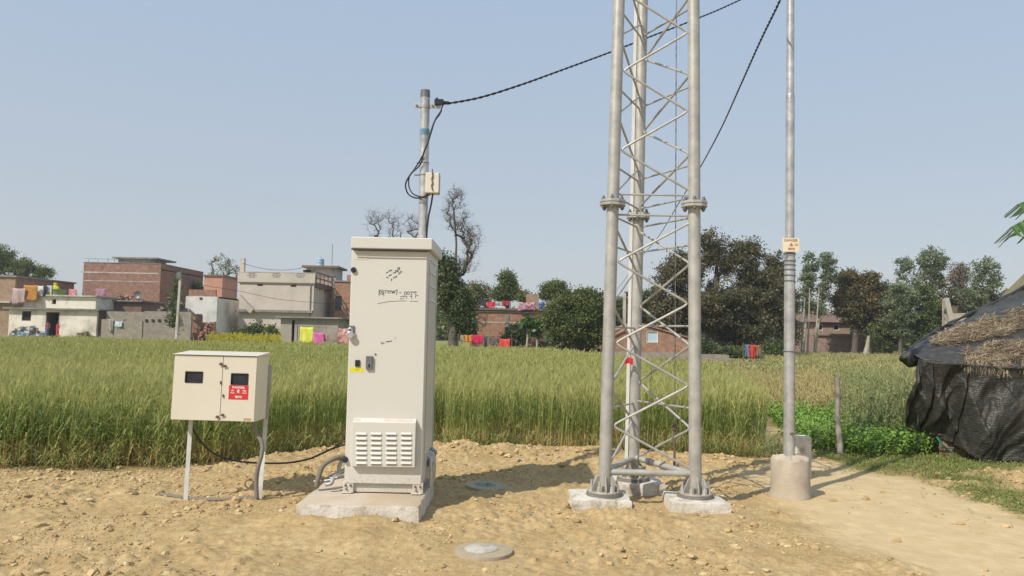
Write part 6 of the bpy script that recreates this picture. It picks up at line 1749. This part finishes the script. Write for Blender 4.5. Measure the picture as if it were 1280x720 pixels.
# the big dark tree
tree('mango_tree', 'very large dark spreading tree between the tower and the pole', 'tree', 58, 888, 443, [(890,312,22,24,75),(905,330,14,16,30),(932,326,24,28,100),(850,346,32,34,170),(828,372,14,18,60),(900,382,58,34,480),(952,372,24,44,230),(840,395,26,28,190),(925,408,42,22,300)], L_mango, dark_bark, per=62, lsize=.17, clr=.6, trunk_r=.5, seed=15, gaps=.58)
tree('leafy_tree', 'dark tree touching the pole on its left side', 'tree', 66, 968, 444, [(968,345,14,34,200),(975,385,22,36,240),(985,420,16,18,90)], L_mango, dark_bark, per=44, lsize=.2, seed=16, gaps=.45)
tree('leafy_tree', 'dark green foliage tree filling in behind the tower legs', 'tree', 70, 800, 440, [(800,385,30,24,260),(770,395,16,20,120)], L_dark, per=46, lsize=.2, seed=17, gaps=.25)
# slim tall trees
def euc(lab, px, Y, cr, seed, lm=L_euc, base=444, lean=None, per=26, gaps=.55):
    tree('slim_tree', lab, 'tree', Y, px, base, cr, lm, pale_bark, per=per, lsize=.19, clr=.5, trunk_r=.13, seed=seed, gaps=gaps, lean=lean, fork=.4)
euc('slim pale trunked tree right of the pole, leftmost of the tall pair', 1003, 72, [(1013,330,8,15,60),(1009,352,9,16,60),(1010,378,10,18,60)], 18, lean=(1014,316))
euc('slim pale trunked tree of the tall pair with its stem leaning right', 1018, 72, [(1034,328,10,13,55),(1037,346,9,12,35),(1028,362,10,16,45),(1026,386,9,14,35)], 19, lean=(1034,316))
euc('very thin pale stem between the pole and the tall pair', 980, 70, [(981,345,10,20,50)], 36, lean=(981,330), per=24)
tree('broad_tree', 'rusty brown and green broad tree with a short dark trunk', 'tree', 74, 1068, 445, [(1060,350,16,12,110),(1085,352,15,12,100),(1066,380,24,26,300),(1096,375,14,16,110),(1088,400,20,20,130)], L_rust, dark_bark, per=46, lsize=.2, seed=20, gaps=.48, trunk_r=.3)
tree('broad_tree', 'dark green tree joined to the right side of the rusty brown tree', 'tree', 75, 1084, 445, [(1103,368,13,14,110),(1100,395,14,20,120)], L_dark, pale_bark, per=48, lsize=.2, seed=21, gaps=.45, trunk_r=.32)
euc('slim airy tree with a narrow crown left of the tallest round crown', 1126, 74, [(1129,334,12,12,45),(1127,352,7,12,22),(1124,374,8,14,25)], 22, per=22)
euc('tallest slim tree on the right with a round crown on a bare stem', 1163, 72, [(1166,326,17,16,110),(1161,344,12,12,50),(1172,352,10,12,40),(1164,372,8,12,25)], 23, lean=(1166,312))
euc('second slim airy tree between the two tallest on the right', 1144, 78, [(1146,352,8,12,30),(1144,372,7,12,20)], 37, per=20)
euc('brownish thin leaved tree right of the tallest round crown', 1196, 76, [(1196,350,14,22,90),(1200,338,10,8,30)], 24, L_brown, per=26)
euc('open airy tree with scattered leaf clumps above the hut roof', 1235, 70, [(1234,334,16,12,50),(1222,350,10,10,28),(1244,350,12,12,35),(1236,366,16,8,30)], 25, L_euc, per=22, gaps=.4)
for i, (cx, cy, rx, ry, n, lm, lab) in enumerate([
    (1125,388,20,38,230,L_euc,'mid green bushy tree right of the rusty brown tree'), (1150,392,22,40,250,L_mid,'dark green bushy tree under the tallest round crown'),
    (1185,388,22,40,240,L_mango,'brown green bushy tree behind the leaning pale post'), (1215,388,20,30,170,L_euc,'green bushy tree rising over the hut roof edge'),
    (1248,378,22,14,120,L_olive,'yellowish low tree just above the hut roof'), (1105,420,18,20,120,L_mid,'low green bush beside the long brick wall end'), (1168,425,30,18,180,L_dark,'low dark thicket left of the hut corner'),
    (1300,380,40,34,240,L_mid,'green tree mostly hidden behind the hut')]):
    tree('bushy_tree', lab, 'tree', 68+i*.8, cx, 446, [(cx,cy,rx,ry,n)], lm, per=44, lsize=.2, seed=40+i, gaps=.4, trunk_r=.14)
for i, (px, top, lab) in enumerate([(1001,372,'pale leaning bare stem, first right of the pole'), (1010,360,'pale straight bare stem between the leaning ones'), (1021,358,'pale bare stem leaning right before the brick wall'), (1140,400,'pale bare stem in the green thicket'), (1084,420,'thick pale trunk stump before the brick wall')]):
    pb_ = P(px+[0,-1,-4,2,-3][i], 444, 70); tp_ = P([1006,1012,1024,1138,1086][i], top, 70)
    m = MB(); m.tube([Vector((pb_.x, 70, -.1)), Vector((pb_.x, 70, 0)).lerp(tp_, .5)+Vector((.05,0,0)), tp_], [.1 if i < 4 else .28, .075 if i < 4 else .2, .04 if i < 4 else .12], 8)
    tag(part('dead_tree', m, pale_bark, None, smooth=True), lab, 'dead tree', 'pale bare tree stems on the right')
# papaya-like saplings before the middle house
for i, (px, py, Y, lab) in enumerate([(659,402,52,'slender sapling with a light green leaf tuft left of its twin'), (671,408,52,'slender sapling with a green leaf tuft beside the round bush')]):
    tree('sapling', lab, 'sapling', Y, px, 438, [(px, py+3, 6, 9, 22)], L_ban, pale_bark, per=14, lsize=.34, clr=.4, seed=60+i, gaps=.0, trunk_r=.08, grp='saplings before the middle house')
tree('creeper', 'bright green creeper climbing beside the power pole', 'creeper', 60, 220, 425, [(220,365,3,16,30),(216,395,6,16,30)], L_mid, per=30, lsize=.16, clr=.3, seed=63, gaps=0, trunk_r=.04, grp='bushes beside the houses')
tree('small_bush', 'low bush at the foot of the big dark tree', 'bush', 55, 880, 444, [(878,434,12,9,70),(968,438,14,8,60),(925,440,24,6,80)], L_dark, per=46, seed=64, gaps=.1, trunk_r=.05, grp='bushes beside the houses')

# distant wood closing the horizon: reads as one mass
def far_wood():
    r = np.random.default_rng(5); V = []; n = 130000
    x = r.uniform(-160, 190, n); y = r.uniform(112, 150, n)
    hgt = 4.2+4.5*(fbm(x*.06, y*.06, 4, 80)-.3)+2.5*(fbm(x*.25, y*.25, 3, 81)-.5)
    z = r.random(n)**.7*hgt
    pos = np.stack([x, y, z], 1); d = r.normal(0, 1, (n, 3)); d /= np.linalg.norm(d, axis=1)[:, None]; u = r.normal(0, 1, (n, 3)); s = np.cross(d, u); s /= np.linalg.norm(s, axis=1)[:, None]
    L = r.uniform(.3, .8, n)[:, None]
    V = np.stack([pos-d*L, pos+s*L*.5, pos+d*L, pos-s*L*.5], 1).reshape(-1, 3)
    o = npmesh('distant_wood', V, np.arange(n*4).reshape(-1, 4), L_mid, dict(rnd=np.repeat(r.random(n), 4)))
    tag(o, 'distant band of trees closing the horizon behind the village', 'distant trees', kind='stuff')
far_wood()

# banana plant beyond the right edge, one torn leaf reaching into view
t = thing('banana_plant', 'banana plant whose torn leaf tips reach in at the upper right edge', 'banana plant', (7.5, 7.7, 0))
m = MB(); m.tube([Vector((7.5,7.7,-.1)), Vector((7.52,7.7,1.0)), Vector((7.5,7.68,2.1))], [.14,.12,.08], 14); part('stem', m, paint('banana_stem', (.25,.28,.12), (.2,.15,.08), 4, .6), t, smooth=True)
def bleaf(pts, W0, seed, rag=True):
    r = np.random.default_rng(seed); ps = smoothpts([Vector(p) for p in pts], 16); n = len(ps)
    V = []; Fq = []; rn = []; c = 0
    for i in range(n-1):
        f = i/(n-1)
        if f < .12: wd = .02
        else: wd = W0*math.sin(math.pi*min(1, (f-.08)/.95))**.38
        d = (ps[i+1]-ps[i]).normalized(); side = d.cross(Vector((0,0,1))).normalized()
        for s in (1, -1):
            g = r.random()
            tear = 1-.3*float(vnoise(i*.35, s*7.7+seed, 5))
            droop = Vector((0,0,-.5))*wd*(.9+.5*r.random()*(i % 5 == 0))
            a = ps[i]; b_ = ps[i+1]
            e = side*s*wd*tear+droop+d*wd*.25
            V += [a, b_, b_+e-d*(.012 if i % 4 == 0 else 0), a+e]; Fq.append((c, c+1, c+2, c+3)); c += 4; rn += [g]*4
    off = OFF[t.name]
    npmesh('leaf', np.array([tuple(Vector(v)-off) for v in V]), np.array(Fq), L_ban, dict(rnd=np.array(rn)), parent=t)
tipA = P(1263, 284, 7.5)
bleaf([(7.5,7.68,2.05), (6.9,7.65,2.95), (6.0,7.55,3.0), tipA+Vector((.3,0,.15)), tipA], .42, 2)
tipB = P(1272, 255, 7.9)
bleaf([(7.5,7.7,2.1), (7.1,7.85,3.1), (6.2,7.9,3.3), tipB+Vector((.3,0,.12)), tipB], .36, 3)
for k, (dx, dy, h) in enumerate([(1.2,.4,3.1), (.5,1.0,3.2), (1.2,-.7,2.9), (.1,-.2,3.7)]):
    bleaf([(7.5,7.7,2.1), (7.5+dx*.5,7.7+dy*.5,h), (7.5+dx,7.7+dy,h-.1), (7.5+dx*1.4,7.7+dy*1.4,h-.8)], .28, 10+k)
SKY_AIR = 1.0; SKY_DUST = 1.0; SKY_OZ = 1.0; SKY_STR = .12; SUN_STR = 3.7; EXPO = 0.24; HAZE = 0.0007
HZC = (.51,.52,.54); HZM = (.46,.5,.54); HZT = (.39,.49,.62); HZF = .8
# ================================================================== light
w = bpy.data.worlds.new('World'); SC.world = w; w.use_nodes = True
nt = w.node_tree; nt.nodes.clear()
sky = nt.nodes.new('ShaderNodeTexSky'); sky.sky_type = 'NISHITA'; sky.sun_disc = False
SUND = Vector((.70, .70, -1.0)).normalized()
el = math.asin(-SUND.z); az = math.atan2(-SUND.x, -SUND.y)
sky.sun_elevation = el; sky.sun_rotation = az % (2*math.pi)
sky.altitude = 0; sky.air_density = SKY_AIR; sky.dust_density = SKY_DUST; sky.ozone_density = SKY_OZ
bg = nt.nodes.new('ShaderNodeBackground'); bg.inputs[1].default_value = 1
wo = nt.nodes.new('ShaderNodeOutputWorld')
# dusty air: the clear sky is veiled by a pale haze, greyer near the horizon
tc = nt.nodes.new('ShaderNodeTexCoord'); sp = nt.nodes.new('ShaderNodeSeparateXYZ'); nt.links.new(tc.outputs['Generated'], sp.inputs[0])
hazec = ramp(nt, sp.outputs[2], [(0, HZC), (.12, HZM), (.42, HZT)])
sc_ = nt.nodes.new('ShaderNodeVectorMath'); sc_.operation = 'SCALE'; nt.links.new(sky.outputs[0], sc_.inputs[0]); sc_.inputs[3].default_value = SKY_STR
mxx = mixc(nt, HZF, sc_.outputs[0], hazec)
bg.inputs[1].default_value = 1.0
nt.links.new(mxx, bg.inputs[0]); nt.links.new(bg.outputs[0], wo.inputs[0])
ld = bpy.data.lights.new('sun', 'SUN'); ld.energy = SUN_STR; ld.angle = rad(.5); ld.color = (1, .93, .82)
lo = bpy.data.objects.new('sun', ld); COL.objects.link(lo)
lo.rotation_euler = SUND.to_track_quat('-Z', 'Y').to_euler()
SC.view_settings.view_transform = 'Standard'; SC.view_settings.look = 'None'
SC.view_settings.gamma = 1; SC.view_settings.exposure = EXPO; SC.view_settings.use_curve_mapping = False
SC.render.engine = 'CYCLES'
SC.cycles.use_denoising = True
SC.cycles.max_bounces = 6; SC.cycles.transparent_max_bounces = 8; SC.cycles.volume_bounces = 0
if HAZE > 0:
    m, nt, out = newmat('haze_air')
    v = nt.nodes.new('ShaderNodeVolumePrincipled'); v.inputs['Color'].default_value = (.88,.9,.93,1); v.inputs['Density'].default_value = HAZE; v.inputs['Anisotropy'].default_value = .3
    nt.links.new(v.outputs[0], out.inputs['Volume'])
    mb_ = MB(); mb_.box(-705, 705, -65, 905, -1.6, 22)
    o = part('haze', mb_, m, None); tag(o, 'thin pale haze softening the distant houses and trees', 'haze', kind='stuff')
